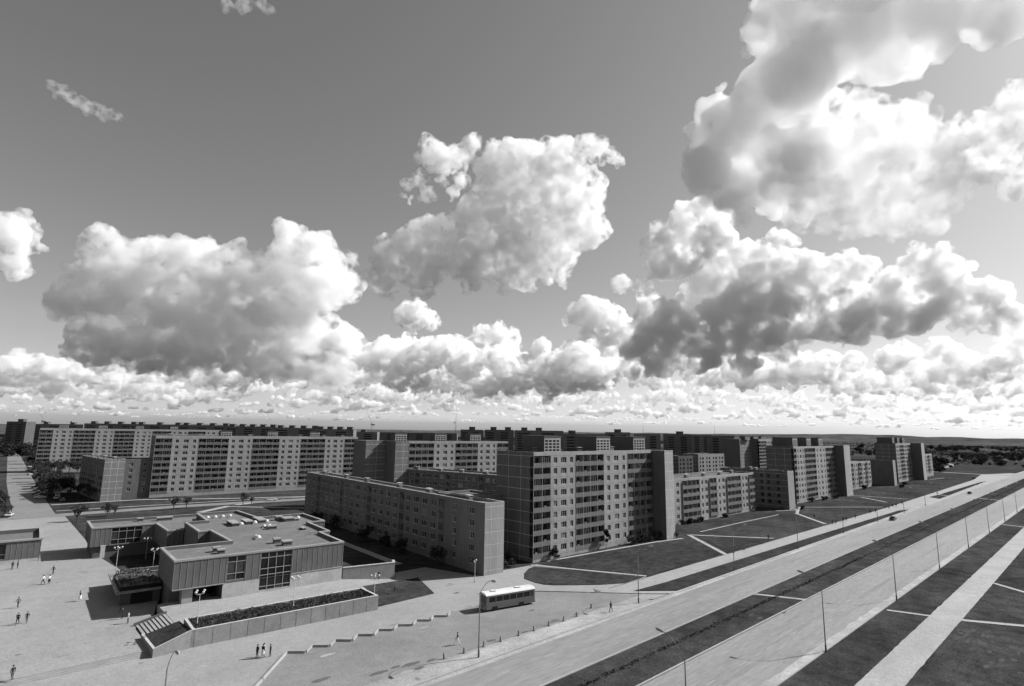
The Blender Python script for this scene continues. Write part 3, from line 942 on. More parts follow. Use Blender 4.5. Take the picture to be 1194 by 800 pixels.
g = MB()
for i in range(3):
    g.box(3.6 + i * 1.4, 4.9 + i * 1.4, 4.9, 4.96, 1.42, 3.6)
g.build('entrance_door', 'glass', hall)
def glazing(x0, x1, z0, z1, xs, zs, y=.12, name='window'):
    f = MB()
    edges_x = [x0] + xs + [x1]; edges_z = [z0] + zs + [z1]
    hs = [(edges_x[i] + .05, edges_x[i + 1] - .05, edges_z[j] + .05, edges_z[j + 1] - .05) for i in range(len(edges_x) - 1) for j in range(len(edges_z) - 1)]
    f.wall(x0, x1, z0, z1, hs, y=y - .1, reveal=.1)
    o = f.build(name, 'fin', hall)
    p_ = MB()
    rr = random.Random(int(x0 * 10))
    for h_ in hs:
        p_.face([(h_[0], y, h_[2]), (h_[1], y, h_[2]), (h_[1], y, h_[3]), (h_[0], y, h_[3])], rr.choice((0, 0, 0, 1)))
    p_.build('pane', ['glass', 'glass_grey'], o)
glazing(8.32, 11.28, 4.3, 8.34, [9.8], [5.4, 7.4])
glazing(13.92, 19.48, 1.77, 8.34, [15.3, 16.7, 18.1], [2.4, 4.4, 5.5, 7.4])
# front of the west wing
g = MB()
g.wall(-8.6, 4.3, 2.9, 7.2, [(-4.7, 1.4, 3.1, 6.9)], y=55.8, reveal=.2)
fins(g, (-8.6, 55.8), (-4.8, 55.8), 2.9, 6.97); fins(g, (1.5, 55.8), (4.3, 55.8), 2.9, 6.97)
g.build('front_wall', ['ribbed_panel', 'fin'], hall)
glazing(-4.68, 1.38, 3.1, 6.89, [-3.2, -1.65, -.1], [4.2, 6.0], y=55.95)
# things on the roof
def dome(p, q, r, z, parent):
    r *= .78
    g = MB()
    g.box(p - r * 1.15, p + r * 1.15, q - r * 1.15, q + r * 1.15, z - .05, z + .28, 1)
    g.ball((p, q, z + .29), r, 0, seg=14, rings=6, half=True)
    g.build('skylight', ['globe', 'concrete'], parent, smooth=False)
for k in range(4):
    dome(12.4 + 1.2 * k if False else 14.6 + k * 1.75, 50 + .05 * k, .62, 8.15, roofA)
dome(17.4, 15.3, .75, 8.15, roofA); dome(17.4, 17.0, .5, 8.15, roofA)
dome(23.3, 28.2, .75, 8.15, roofA); dome(22.4, 29.0, .6, 8.15, roofA)
for p, q in ((18.9, 35.0), (22.1, 35.6), (25.0, 36.4), (33.0, 37.4)):
    dome(p, q, .7, 8.15, roofA)
def vent_box(p, q, w, d, h, z, parent):
    g = MB()
    g.box(p - w / 2, p + w / 2, q - d / 2, q + d / 2, z - .05, z + h * .75, 0)
    g.box(p - w / 2 - .15, p + w / 2 + .15, q - d / 2 - .15, q + d / 2 + .15, z + h * .75 + .003, z + h, 1)
    g.build('roof_vent', ['dark_wall', 'concrete'], parent)
for p, q, w, d, h in ((17.6, 37.2, 1.5, 5.5, .8), (20.8, 37.8, 1.5, 4.5, .8), (23.9, 38.4, 1.6, 5.5, .9), (30, 36.2, 2.4, 3.0, .9), (28.6, 38.8, 1.4, 1.4, 1.0), (31.8, 36.0, 1.5, 1.6, .5),
                      (19.3, 8.9, 1.3, 1.0, 1.0), (20.3, 5.9, 1.7, 1.3, .9), (7.8, 7.0, 1.1, .9, .9), (8.2, 5.0, 1.1, 1.0, .8), (23.4, 26.3, 1.8, 1.2, .8), (29, 22, .7, 2.2, .45)):
    vent_box(p, q, w, d, h, 8.15, roofA)
vent_box(7.2, 64, 3.4, 1.3, .9, 6.7, roofB); vent_box(2, 66, 1.2, 1.2, .8, 6.7, roofB)
g = MB(); g.box(27.9, 29.3, 14.2, 14.5, 8.1, 8.75, 0); g.build('roof_upstand', 'concrete', roofA)

# ------------------------------------------------------------------ terrace, stairs, planter and walls in front of the hall
def wl(poly3, name, mat, label, cat, z0=0.0, cap=None, group=None):
    g = MB(); g.prism(poly3, 0, 0)
    return g
TZ = 1.4
sheet('square_paving', 'concrete_paving', [(XN, 96.6), (20.6, 94.9), (20.6, 106), (24.2, 112), (27.5, 124), (23.8, 166), (23.9, 249), (XN, 249)], .008, .38)
st = MB()
for k in range(3):
    y1 = 96.7 - .42 * k
    st.prism([(XN, y1 - .42), (20.55, y1 - 2.1), (20.55, y1 - 1.68), (XN, y1)], .008, .38 - (k + 1) * .095, bottom=False)
tag(st.build('square_steps', 'concrete'), 'three long shallow steps down from the square to the footway', 'steps')
sheet('terrace', 'pavement', [(24.9, 98.6), (55.6, 96.6), (56.6, 101.5), (56.0, 110.5), (33, 113), (33, 118), (24.9, 113.4)], 0, TZ)
g = MB()
g.face([(56.62, 101.9, TZ - .03), (71.5, 105, .02), (68.6, 109.0, .02), (56.02, 110.4, TZ - .03)])
structure(g.build('terrace', 'pavement'))
g = MB()
A_, B_, C_, D_ = (54.6, 92.7, .06), (67.3, 93.1, .06), (71.4, 104.9, .12), (56.6, 101.9, TZ)
g.face([A_, B_, C_, D_]); g.face([A_, D_, (54.6, 101.9, 0)][::-1]); g.face([(54.6, 92.7, 0), (56.6, 101.9, 0), D_, A_])
g.face([D_, C_, (71.4, 104.9, 0), (56.6, 101.9, 0)])
structure(g.build('lawn', 'lawn'))
stairs = thing('staircase', 'flight of pale concrete stairs from the square up to the terrace of the hall', 'stairs', (20.9, 100.9, .38))
for k in range(8):
    g = MB()
    x0 = k * .5
    g.box(x0, x0 + .42, .0, 6.4, max(0, (k - 1) * .128), (k + 1) * .128, 0)
    g.box(x0 + .42, x0 + .5, .0, 6.4, 0, (k + 1) * .128 - .06, 1)  # dark strip at the back of each tread
    g.build('step', ['concrete', 'dark_wall'], stairs)
g = MB(); g.prism([(-.2, 6.42), (4.2, 6.42), (4.2, 6.75), (-.2, 6.75)], 0, 0, 0); g = MB()
g.prism([(-.25, 6.42, .0), (4.1, 6.42, 1.0), (4.1, 6.8, 1.0), (-.25, 6.8, .0)], 0, .35); g.build('side_wall', 'dark_wall', stairs)
# planter along the footway
pl = thing('planter', 'long raised concrete planter full of dark low shrubs, along the footway below the hall', 'planter', (25.2, 93.2, 0), -R(3.6))
g = MB()
PLN = [(0, 0), (28.9, 0), (28.7, 6.3), (0, 6.3)]
inn = inset(PLN, .38)
for i in range(4):
    j = (i + 1) % 4
    g.face([(*PLN[i], 0), (*PLN[j], 0), (*PLN[j], 2.4), (*PLN[i], 2.4)], 0)
    g.face([(*PLN[i], 2.4), (*PLN[j], 2.4), (*inn[j], 2.4), (*inn[i], 2.4)], 1)
    g.face([(*inn[j], 1.9), (*inn[i], 1.9), (*inn[i], 2.4), (*inn[j], 2.4)], 0)
g.face([(*q, 2.0) for q in inn], 2)
for k in range(12):
    g.box(.3 + k * 2.4, .34 + k * 2.4, -.012, 0, .05, 2.35, 2)
g.build('planter_wall', ['wall_concrete', 'joint', 'bark'], pl)
def leaf_mass(g, pts, size, r_, m=0):
    for p in pts:
        n = Vector((r_.gauss(0, 1), r_.gauss(0, 1), r_.gauss(0, 1) + .5)).normalized()
        a = n.orthogonal().normalized(); b_ = n.cross(a)
        w = r_.uniform(0, 6.28); a, b_ = a * math.cos(w) + b_ * math.sin(w), b_ * math.cos(w) - a * math.sin(w)
        s = size * r_.uniform(.6, 1.3)
        p = Vector(p)
        g.face([p - a * s, p - b_ * s * .55, p + a * s, p + b_ * s * .55], m)
rr = random.Random(4)
g = MB()
pts = []
for i in range(8500):
    x, y = rr.uniform(.5, 28.3), rr.uniform(.5, 5.9)
    hgt = .18 + .42 * (mnoise.noise((x * .9, y * 1.2, 3)) + .5)
    pts.append((x, y, 2.0 + max(.05, hgt) * rr.uniform(.2, 1)))
leaf_mass(g, pts, .13, rr)
g.build('low_shrubs', 'leaf', pl)
# sloping bed between stairs and footway with its retaining wall
sb = thing('retaining_wall', 'sloping retaining wall round a dark grass bank, beside the stairs to the hall', 'retaining wall', (20.4, 92.6, 0))
g = MB()
g.prism([(.0, .0), (4.95, .62), (4.95, 1.0), (.35, .45)], 0, 0)
g = MB()
def sloped(g, a, b_, za, zb, w, m=0, mt=1):
    a, b_ = Vector(a), Vector(b_); d = (b_ - a).normalized(); nn = Vector((-d.y, d.x)) * w
    c1, c2 = b_ + nn, a + nn
    g.face([(*a, 0), (*b_, 0), (*b_, zb), (*a, za)], m); g.face([(*c1, 0), (*c2, 0), (*c2, za), (*c1, zb)], m)
    g.face([(*b_, 0), (*c1, 0), (*c1, zb), (*b_, zb)], m); g.face([(*c2, 0), (*a, 0), (*a, za), (*c2, za)], m)
    g.face([(*a, za), (*b_, zb), (*c1, zb), (*c2, za)], mt)
sloped(g, (0, 0), (4.75, .55), 1.1, 2.4, .35)
sloped(g, (0, 8.1), (0, .36), 1.0, 1.1, .35)
g.build('wall', ['wall_concrete', 'joint'], sb)
g = MB()
g.face([(.36, .4, 1.0), (4.8, .9, 2.2), (4.8, 7.9, 1.9), (.36, 8.0, .85)])
g.build('grass_bank', 'lawn', sb)
# wall beyond the hall
g = MB()
wp = [(56.1, 109.0), (66.6, 106.6), (67.6, 108.6), (67.2, 108.8), (66.4, 107.0), (56.2, 109.4)]
g.prism(wp, .0, 3.5, 0, 0)
g.prism([(q[0], q[1]) for q in inset(wp, -.06)], 3.503, 3.62, 1)
tag(g.build('garden_wall', ['wall_concrete', 'joint']), 'pale freestanding wall with a coping, running on from the corner of the hall', 'wall')
# raised bed over the passage, west of the hall
rb = thing('raised_bed', 'raised planting bed with a dark overhanging edge, by the shaded side of the hall', 'raised bed', HO, HR)
g = MB()
g.box(-6.2, -.2, 9.6, 25, 0, 2.4, 0)
g.box(-6.9, -.15, 8.9, 25.6, 2.4, 2.72, 1)
g.box(-6.95, -6.5, 9.6, 21.5, 2.723, 2.95, 2)
g.build('bed_wall', ['dark_wall', 'wall_concrete', 'concrete'], rb)
g = MB()
g.prism([(-6.3, 9.7), (-.2, 9.7), (-.25, 18), (-1.6, 24.6), (-5, 24.6), (-6.4, 18)], 2.73, 3.4, 0, 1)
g.build('soil', ['near_black', 'stain'], rb)  # sides coloured near-black as the shade on the bed's front
g = MB(); pts = []
for i in range(1500):
    x, y = rr.uniform(-6.1, -.5), rr.uniform(9.9, 23.5)
    if mnoise.noise((x * .5, y * .5, 1)) > -.15:
        pts.append((x, y, 3.42 + rr.uniform(0, .25)))
leaf_mass(g, pts, .16, rr); g.build('ground_cover', 'leaf_pale', rb)
g = MB(); g.box(-4.6, -1.4, 9.56, 9.595, .4, 2.3); g.build('passage', 'near_black', rb)  # dark flat panel, the gloom of an opening put into its colour
g = MB()
PLB = [(-3.4, 25.8), (3.0, 25.8), (3.0, 30), (-3.4, 30)]
inn = inset(PLB, .4)
for i in range(4):
    j = (i + 1) % 4
    g.face([(*PLB[i], 0), (*PLB[j], 0), (*PLB[j], 2.2), (*PLB[i], 2.2)], 0); g.face([(*PLB[i], 2.2), (*PLB[j], 2.2), (*inn[j], 2.2), (*inn[i], 2.2)], 1)
    g.face([(*inn[j], 1.6), (*inn[i], 1.6), (*inn[i], 2.2), (*inn[j], 2.2)], 0)
g.face([(*q, 1.7) for q in inn], 2)
o = g.build('planter', ['dark_wall', 'concrete', 'near_black'])
o.matrix_world = HM
tag(o, 'small square concrete planter in the shaded court of the hall', 'planter')
# pavilion across the square
pv = thing('pavilion', 'small flat-roofed pavilion with big windows, cut by the picture edge across the square', 'public building', (12.8, 171.2, .38), -R(3))
g = MB()
PV = [(-26, 0), (0, 0), (0, 17), (-26, 17)]
inn, out = inset(PV, .5), inset(PV, -.25)
g.wall(-26, 0, .9, 5.0, [(-26 + 3.4 * k, -26 + 3.4 * k + 3.0, 1.1, 4.4) for k in range(6)] , y=0, reveal=.2)
fins(g, (-5.2, 0), (0, 0), .9, 4.7, step=1.05)
for i in range(1, 4):
    j = (i + 1) % 4
    g.face([(*PV[i], .0), (*PV[j], .0), (*PV[j], 5.0), (*PV[i], 5.0)], 0)
for i in range(4):
    j = (i + 1) % 4
    g.face([(*out[i], 5.1), (*out[j], 5.1), (*inn[j], 5.1), (*inn[i], 5.1)], 2)
    g.face([(*out[i], 4.75), (*out[j], 4.75), (*out[j], 5.1), (*out[i], 5.1)], 2)
    g.face([(*PV[i], 4.75), (*PV[j], 4.75), (*out[j], 4.75), (*out[i], 4.75)], 2)
    g.face([(*inn[j], 4.0), (*inn[i], 4.0), (*inn[i], 5.1), (*inn[j], 5.1)], 3)
g.build('wall', ['ribbed_panel', 'fin', 'concrete', 'dark_wall'], pv)
g = MB(); g.box(-26, -.05, .05, 16.95, -.02, .9); g.build('plinth', 'pale_stone', pv)
g = MB(); g.face([(*q, 4.2) for q in inset(PV, .3)]); g.build('roof', 'gravel_roof', pv)
for k in range(6):
    f = MB(); x0 = -26 + 3.4 * k
    f.wall(x0, x0 + 3.0, 1.1, 4.4, [(x0 + .06, x0 + 1.47, 1.16, 2.1), (x0 + 1.53, x0 + 2.94, 1.16, 2.1), (x0 + .06, x0 + 1.47, 2.17, 4.34), (x0 + 1.53, x0 + 2.94, 2.17, 4.34)], y=.08, reveal=.08)
    o = f.build('window', 'fin', pv)
    p_ = MB(); p_.face([(x0, .17, 1.1), (x0 + 3, .17, 1.1), (x0 + 3, .17, 4.4), (x0, .17, 4.4)]); p_.build('pane', 'glass', o)
g = MB(); g.box(-.45, .45, -.3, .3, 0, 2.6); g.box(-.5, .5, -.35, .35, 2.603, 2.75)
o = g.build('stele', 'pale_stone'); o.location = (23.9, 166.4, .38)
tag(o, 'pale upright stele before the dark wing of the hall', 'stele')

# ------------------------------------------------------------------ lamps
def street_lamp():
    t = thing('street_lamp', '', 'street lamp')
    g = MB(); g.tube([(0, 0, 0), (0, 0, .9), (0, 0, 1.0), (0, 0, 8.4)], [.13, .13, .085, .06], 8); g.build('pole', 'steel', t, True)
    g = MB()
    arc = []
    for i in range(9):
        a = i / 8
        arc.append((0, 2.5 * a, 8.4 + 2.15 * math.sin(a * math.pi / 2 * .98) ** .9))
    g.tube(arc, .032, 6); g.build('arm', 'steel', t, True)
    g = MB()
    o_ = (0, 2.35, 10.53)
    g.tube([(0, 2.35, 10.55), (0, 2.5, 10.58), (0, 3.0, 10.66), (0, 3.35, 10.7)], [.05, .13, .17, .06], 8, 0)
    g.tube([(0, 2.5, 10.5), (0, 3.2, 10.6)], [.10, .12], 8, 1)
    g.build('lamp_head', ['pale_steel', 'globe'], t, True)
    return t
LAMP = street_lamp()
first = True
ORD = ['first', 'second', 'third', 'fourth', 'fifth', 'sixth', 'seventh', 'eighth', 'ninth', 'tenth', 'eleventh', 'twelfth']
for row, (xs, y, rz, desc) in enumerate([([15.4 + 38.6 * k for k in range(9)], 63.5, math.pi, 'kerb beside bus lot and lawns'), ([15.6 + 39.0 * k for k in range(11)], 32.2, 0, 'verge by the gravel path')]):
    for k, x in enumerate(xs):
        o = LAMP if first else copy_tree(LAMP)
        first = False
        place(o, (x, y + (.3 if row == 0 else 0), 0), rz, 'tall street lamp on the %s, %s from the near end' % (desc, ORD[k]), 'street lamps along the avenue')
def square_lamp(h=4.4, four=True):
    t = thing('square_lamp', '', 'lamp', group='globe lamps of the square')
    g = MB(); g.tube([(0, 0, 0), (0, 0, .5), (0, 0, .52), (0, 0, h)], [.09, .09, .055, .045], 8); g.build('pole', 'pale_steel', t, True)
    for k in range(4 if four else 2):
        a = k * math.pi / (2 if four else 1) + .4
        d = Vector((math.cos(a), math.sin(a), 0))
        g = MB(); g.tube([(0, 0, h - .1), tuple(d * .45 + Vector((0, 0, h - .02))), tuple(d * .7 + Vector((0, 0, h + .15)))], .03, 6)
        arm = g.build('arm', 'pale_steel', t, True)
        g = MB(); c_ = d * .7 + Vector((0, 0, h + .36)); g.ball(c_, .19, 0, 12, 8, .8); g.tube([c_ + Vector((0, 0, -.26)), c_ + Vector((0, 0, -.15))], .09, 8, 1)
        g.build('globe', ['globe', 'pale_steel'], arm, True)
    return t
SL = square_lamp()
for i, (x, y, z, lab) in enumerate([(26.6, 96.3, 2.0, 'globe lamp with four heads, standing in the planter nearest the stairs'), (40.6, 95.3, 2.0, 'globe lamp with four heads, rising from the middle of the long planter'), (54.9, 94.3, .3, 'globe lamp with four heads, at the end of the planter beside the sloping lawn'),
                                   (31.3, 158.4, .38, 'globe lamp in the deep shade of the court, before the recess of the hall'), (24.4, 150.4, .38, 'globe lamp by the sunlit corner of the square next to the raised bed'), (29.9, 143.6, .38, 'globe lamp behind the raised bed, close to the side wall of the hall')]):
    o = SL if i == 0 else copy_tree(SL)
    place(o, (x, y, z), .3 * i, lab, 'globe lamps of the square')
o = square_lamp(4.0, False)
place(o, (78.3, 94.3, 0), .2, 'two-headed globe lamp on the paving by the pale end wall of the low block', 'globe lamps of the square')

# ------------------------------------------------------------------ low posts round the lot
for i, (x, y) in enumerate([(50.1, 66.5), (53.4, 66.3), (57.0, 66.3), (60.3, 66.2), (64.0, 66.2), (67.4, 66.2), (70.8, 66.2), (74.4, 66.2), (77.9, 66.3), (83.4, 67.6)]):
    g = MB()
    lean = (i * 7 % 5 - 2) * .05
    g.tube([(0, 0, 0), (lean * .5, .02, .35), (lean, .04, .72)], [.13, .12, .11], 8, 0); g.box(-.18, .18, -.18, .18, 0, .06, 0)
    o = g.build('bollard', 'wood'); o.location = (x, y, .013)
    tag(o, 'short dark post rimming the bus lot, %s from the big stains' % ORD[i], 'bollard', 'posts along the bus lot')

# ------------------------------------------------------------------ vehicles
def wheel(parent, x, y, r, w, z=None):
    g = MB()
    g.tube([(x, y - w / 2, r), (x, y + w / 2, r)], r, 16); o = g.build('wheel', 'rubber', parent)
    g = MB(); s = -1 if y < 0 else 1
    g.tube([(x, y + s * (w / 2 - .02), r), (x, y + s * (w / 2 + .02), r)], [r * .55, r * .5], 12); g.build('hub', 'pale_steel', o)
bus = thing('bus', 'light-roofed city bus standing on the paved lot below the lamp', 'bus', (67.3, 77.95, .013), -R(11.5))
# local: front at -x end (x=0), length 10.5; near side y=0..2.5
Lb, Wb = 10.5, 2.5
g = MB()
prof = [(0, .35), (0, 1.35), (.12, 2.35), (.35, 2.85)]
wx = [.75 + 1.42 * i for i in range(6)]
hs = [(x, x + 1.28, 1.5, 2.35) for x in wx] + [(9.15, 9.95, 1.45, 2.4)]
g.wall(.2, 10.3, .75, 2.62, hs, y=0, reveal=.05, m=0)
for a, b_ in ((.2, 1.35), (2.45, 6.85), (7.95, 10.3)):
    g.face([(a, 0, .35), (b_, 0, .35), (b_, 0, .75), (a, 0, .75)], 0)
for a in (1.35, 6.85):
    g.face([(a, .3, .35), (a + 1.1, .3, .35), (a + 1.1, .3, 1.0), (a, .3, 1.0)], 3); g.face([(a, 0, .75), (a + 1.1, 0, .75), (a + 1.1, .3, .75), (a, .3, .75)], 3)
    g.face([(a, 0, .35), (a, .3, .35), (a, .3, .75), (a, 0, .75)], 3); g.face([(a + 1.1, 0, .35), (a + 1.1, .3, .35), (a + 1.1, .3, .75), (a + 1.1, 0, .75)], 3)
g.face([(10.3, Wb, .35), (.2, Wb, .35), (.2, Wb, 2.62), (10.3, Wb, 2.62)], 0)
for x, s in ((0, 1), (Lb, -1)):       # rounded ends
    xi = x + .2 * s
    P_ = [(xi, 0), (x + .05 * s, .2), (x, .5), (x, Wb - .5), (x + .05 * s, Wb - .2), (xi, Wb)]
    for i in range(5):
        a, b_ = P_[i], P_[i + 1]
        q = [(*a, .35), (*b_, .35), (*b_, 2.62), (*a, 2.62)]
        g.face(q if s < 0 else q[::-1], 0)
g.face([(0, 0, .35), (Lb, 0, .35), (Lb, Wb, .35), (0, Wb, .35)], 3)
g.box(.2, 10.3, -.012, 0, 1.30, 1.38, 1)
g.box(.2, 10.3, -.012, 0, 1.0, 1.03, 1)
g.build('body', ['bus_side', 'bus_band', 'glass', 'near_black'], bus)
g = MB()
cr = [(-.01, 2.62), (.08, 2.78), (.3, 2.93), (.8, 3.0), (1.7, 3.0), (2.2, 2.93), (2.42, 2.78), (2.51, 2.62)]
for i in range(len(cr) - 1):
    a, b_ = cr[i], cr[i + 1]
    g.face([(.1, a[0], a[1]), (Lb - .1, a[0], a[1]), (Lb - .1, b_[0], b_[1]), (.1, b_[0], b_[1])], 0)
for x in (.1, Lb - .1):
    g.face([(x, *q) for q in (cr if x > 1 else cr[::-1])], 0)
roof_b = g.build('roof', 'bus_roof', bus)
for x in (2.1, 7.2):
    g = MB(); g.box(x - .45, x + .45, .85, 1.65, 3.0, 3.14, 0); g.box(x - .4, x + .4, .83, .846, 3.01, 3.1, 1); g.build('roof_hatch', ['bus_roof', 'near_black'], roof_b)
for h_ in hs:
    g = MB(); g.face([(h_[0], .045, h_[2]), (h_[1], .045, h_[2]), (h_[1], .045, h_[3]), (h_[0], .045, h_[3])]); g.build('window', 'glass' if h_[0] < 9 else 'glass_grey', bus)
g = MB(); g.box(-.02, -.003, .3, Wb - .3, 1.35, 2.45); g.build('windscreen', 'glass', bus)
g = MB(); g.box(Lb + .003, Lb + .02, .4, Wb - .4, 1.5, 2.35); g.build('rear_window', 'glass', bus)
for y in (.3, Wb - .3):
    g = MB(); g.tube([(-.03, y, .8), (.02, y, .8)], .11, 10); g.build('headlight', 'globe', bus)
for x, b_ in ((-.08, .02), (Lb - .02, Lb + .08)):
    g = MB(); g.box(x, b_ , .1, Wb - .1, .38, .58); g.build('bumper', 'pale_steel', bus)
for x in (1.9, 7.4):
    for y in (.16, Wb - .16):
        wheel(bus, x, y, .48, .28)
def car(label, mat, loc, rz, group=None, src=None):
    t = thing('car', label, 'car', loc, rz, group)
    g = MB()
    prof = [(-2.05, .35), (-2.08, .62), (-1.98, .82), (-1.05, .9), (-.55, 1.36), (.75, 1.38), (1.25, .95), (1.95, .86), (2.08, .65), (2.05, .35)]
    n = len(prof); w1 = .8
    def yy(z): return w1 - max(0, z - .85) * .3
    for i in range(n - 1):
        a, b_ = prof[i], prof[i + 1]
        g.face([(a[0], -yy(a[1]), a[1]), (a[0], yy(a[1]), a[1]), (b_[0], yy(b_[1]), b_[1]), (b_[0], -yy(b_[1]), b_[1])], 0)
    for s in (-1, 1):
        q = [(p[0], s * yy(p[1]), p[1]) for p in prof]
        g.face(q if s > 0 else q[::-1], 0)
    g.face([(-2.05, -.8, .35), (2.05, -.8, .35), (2.05, .8, .35), (-2.05, .8, .35)], 1)
    g.build('body', [mat, 'near_black'], t)
    g = MB()
    for s in (-1, 1):
        q = [(-.88, s * (yy(.98) + .012), .96), (-.5, s * (yy(1.3) + .012), 1.3), (.7, s * (yy(1.3) + .012), 1.31), (1.02, s * (yy(.98) + .012), .98)]
        g.face(q if s < 0 else q[::-1])
    g.build('side_window', 'glass', t)
    for name, a, b_ in (('windscreen', (-1.03, .93), (-.58, 1.34)), ('rear_window', (.8, 1.34), (1.23, .98))):
        g = MB(); dx, dz = (b_[1] - a[1]), -(b_[0] - a[0]); l_ = math.hypot(dx, dz); ox, oz = -dx / l_ * .015, -dz / l_ * .015
        if oz < 0: ox, oz = -ox, -oz
        g.face([(a[0] + ox, -.64, a[1] + oz), (a[0] + ox, .64, a[1] + oz), (b_[0] + ox, .58, b_[1] + oz), (b_[0] + ox, -.58, b_[1] + oz)]); g.build(name, 'glass', t)
    for x in (-1.3, 1.25):
        for y in (-.72, .72):
            wheel(t, x, y, .3, .18)
    for y in (-.55, .55):
        g = MB(); g.tube([(-2.1, y, .66), (-2.05, y, .66)], .1, 8); g.build('headlight', 'globe', t)
    return t
car('dark car on the carriageway near the last small lawn strips', 'car_dark', (413.4, 60, .013), 0)
car('small dark car on the far carriageway, abreast of the people on the pavement', 'car_dark', (257.1, 61.3, .013), 0)
car('tiny dark car at the far junction, just off the end of the pavement', 'car_dark', (577, 80, .013), .3)
car('pale car passing on the cross street before the long slab block', 'car_pale', (95.5, 254.6, .02), -.1)
car('dark car on the cross street, beyond the pale one', 'car_dark', (132, 249.6, .02), -.1)
for i, (x, y, m_, lab) in enumerate([(21.2, 336, 'car_mid', 'grey car parked under the street trees, level with the lit end wall'), (21.2, 318.0, 'car_pale', 'pale car parked by the street trees close to the crossing'), (22.0, 327, 'car_dark', 'dark car parked between a grey and a pale one under the street trees'),
                                (26.3, 312, 'car_pale', 'pale car on the verge beside the path crossing, under the last street tree'), (27.4, 323, 'car_pale', 'white-bodied car in the tree shade beside the verge'), (22.4, 354, 'car_mid', 'grey car parked midway along the dark row of street trees'), (22.6, 372, 'car_dark', 'dark car parked in the middle of the row of street trees'),
                                (29.0, 387, 'car_mid', 'grey car among the trunks behind the tree row'), (24.6, 470, 'car_pale', 'pale car parked up the street past the side path'), (28.5, 555, 'car_pale', 'pale car far up the street beside the long block'), (29, 600, 'car_mid', 'grey car far up the street, second from its end'), (29.6, 657, 'car_pale', 'pale car at the far end of the street'),
                                (9.9, 262, 'car_pale', 'pale car half hidden by the small trees on the picture edge'), (27.2, 300.5, 'car_mid', 'grey car at the mouth of the path along the lit end wall')]):
    car(lab, m_, (x, y, .04), math.pi / 2 + (i % 3 - 1) * .25 if i not in (0, 1, 2, 5, 6) else .15 * (i % 3 - 1), 'cars parked along the side street')

# ------------------------------------------------------------------ people
def figure(pose):
    """one continuous body grown over a skeleton; returns its mesh, materials by height"""
    st, arm, skirt = pose
    J = {'pel': (0, 0, .95), 'wst': (0, .01, 1.1), 'chs': (0, 0, 1.32), 'nck': (0, .0, 1.5), 'hd1': (0, .03, 1.6), 'hd2': (0, .035, 1.7)}
    E_ = [('pel', 'wst'), ('wst', 'chs'), ('chs', 'nck'), ('nck', 'hd1'), ('hd1', 'hd2')]
    Rr = {'pel': .15, 'wst': .125, 'chs': .155, 'nck': .055, 'hd1': .095, 'hd2': .09}
    for s, sg in (('l', -1), ('r', 1)):
        f = st * sg
        J['hip' + s] = (.09 * sg, 0, .9); J['kne' + s] = (.10 * sg, .22 * f + .03, .5); J['ank' + s] = (.10 * sg, .36 * f - .04, .09 if f >= 0 else .12); J['toe' + s] = (.11 * sg, .36 * f + .14, .04)
        J['sho' + s] = (.19 * sg, 0, 1.42); J['elb' + s] = (.24 * sg, -.16 * f * arm - .02, 1.14); J['wri' + s] = (.23 * sg, -.3 * f * arm + .07, .92); J['hnd' + s] = (.22 * sg, -.34 * f * arm + .1, .81)
        Rr.update({'hip' + s: .10, 'kne' + s: .062, 'ank' + s: .042, 'toe' + s: .035, 'sho' + s: .065, 'elb' + s: .045, 'wri' + s: .032, 'hnd' + s: .028})
        E_ += [('pel', 'hip' + s), ('hip' + s, 'kne' + s), ('kne' + s, 'ank' + s), ('ank' + s, 'toe' + s), ('chs', 'sho' + s), ('sho' + s, 'elb' + s), ('elb' + s, 'wri' + s), ('wri' + s, 'hnd' + s)]
    keys = list(J)
    me = bpy.data.meshes.new('person')
    me.from_pydata([J[k] for k in keys], [(keys.index(a), keys.index(b_)) for a, b_ in E_], [])
    o = bpy.data.objects.new('person', me); COL.objects.link(o)
    sk = o.modifiers.new('s', 'SKIN')
    for i, k in enumerate(keys):
        me.skin_vertices[0].data[i].radius = (Rr[k], Rr[k] * (.72 if k in ('chs', 'wst', 'pel') else 1))
        me.skin_vertices[0].data[i].use_root = (k == 'pel')
    su = o.modifiers.new('u', 'SUBSURF'); su.levels = 1; su.render_levels = 1
    dg = bpy.context.evaluated_depsgraph_get()
    out = bpy.data.meshes.new_from_object(o.evaluated_get(dg))
    bpy.data.objects.remove(o)
    bm = bmesh.new(); bm.from_mesh(out)
    if skirt:
        n0 = 14
        rings = []
        for z, r in ((1.05, .16), (.9, .2), (.52, .27)):
            rings.append([bm.verts.new((r * math.cos(6.283 * k / n0), r * .8 * math.sin(6.283 * k / n0), z)) for k in range(n0)])
        for a, b_ in zip(rings[:-1], rings[1:]):
            for k in range(n0):
                bm.faces.new((a[k], b_[k], b_[(k + 1) % n0], a[(k + 1) % n0]))
    # nose and ears
    for c_, s in (((0, .135, 1.635), (.016, .03, .022)), ((-.098, .02, 1.63), (.012, .02, .035)), ((.098, .02, 1.63), (.012, .02, .035))):
        r_ = bmesh.ops.create_icosphere(bm, subdivisions=1, radius=1)
        for v in r_['verts']:
            v.co = Vector((v.co.x * s[0] + c_[0], v.co.y * s[1] + c_[1], v.co.z * s[2] + c_[2]))
    bm.to_mesh(out); bm.free()
    return out
POSES = {'walk': figure((1, 1, False)), 'walk2': figure((-.8, 1, False)), 'stand': figure((.12, .5, False)), 'skirt': figure((.5, 1, True))}
_pm = {}
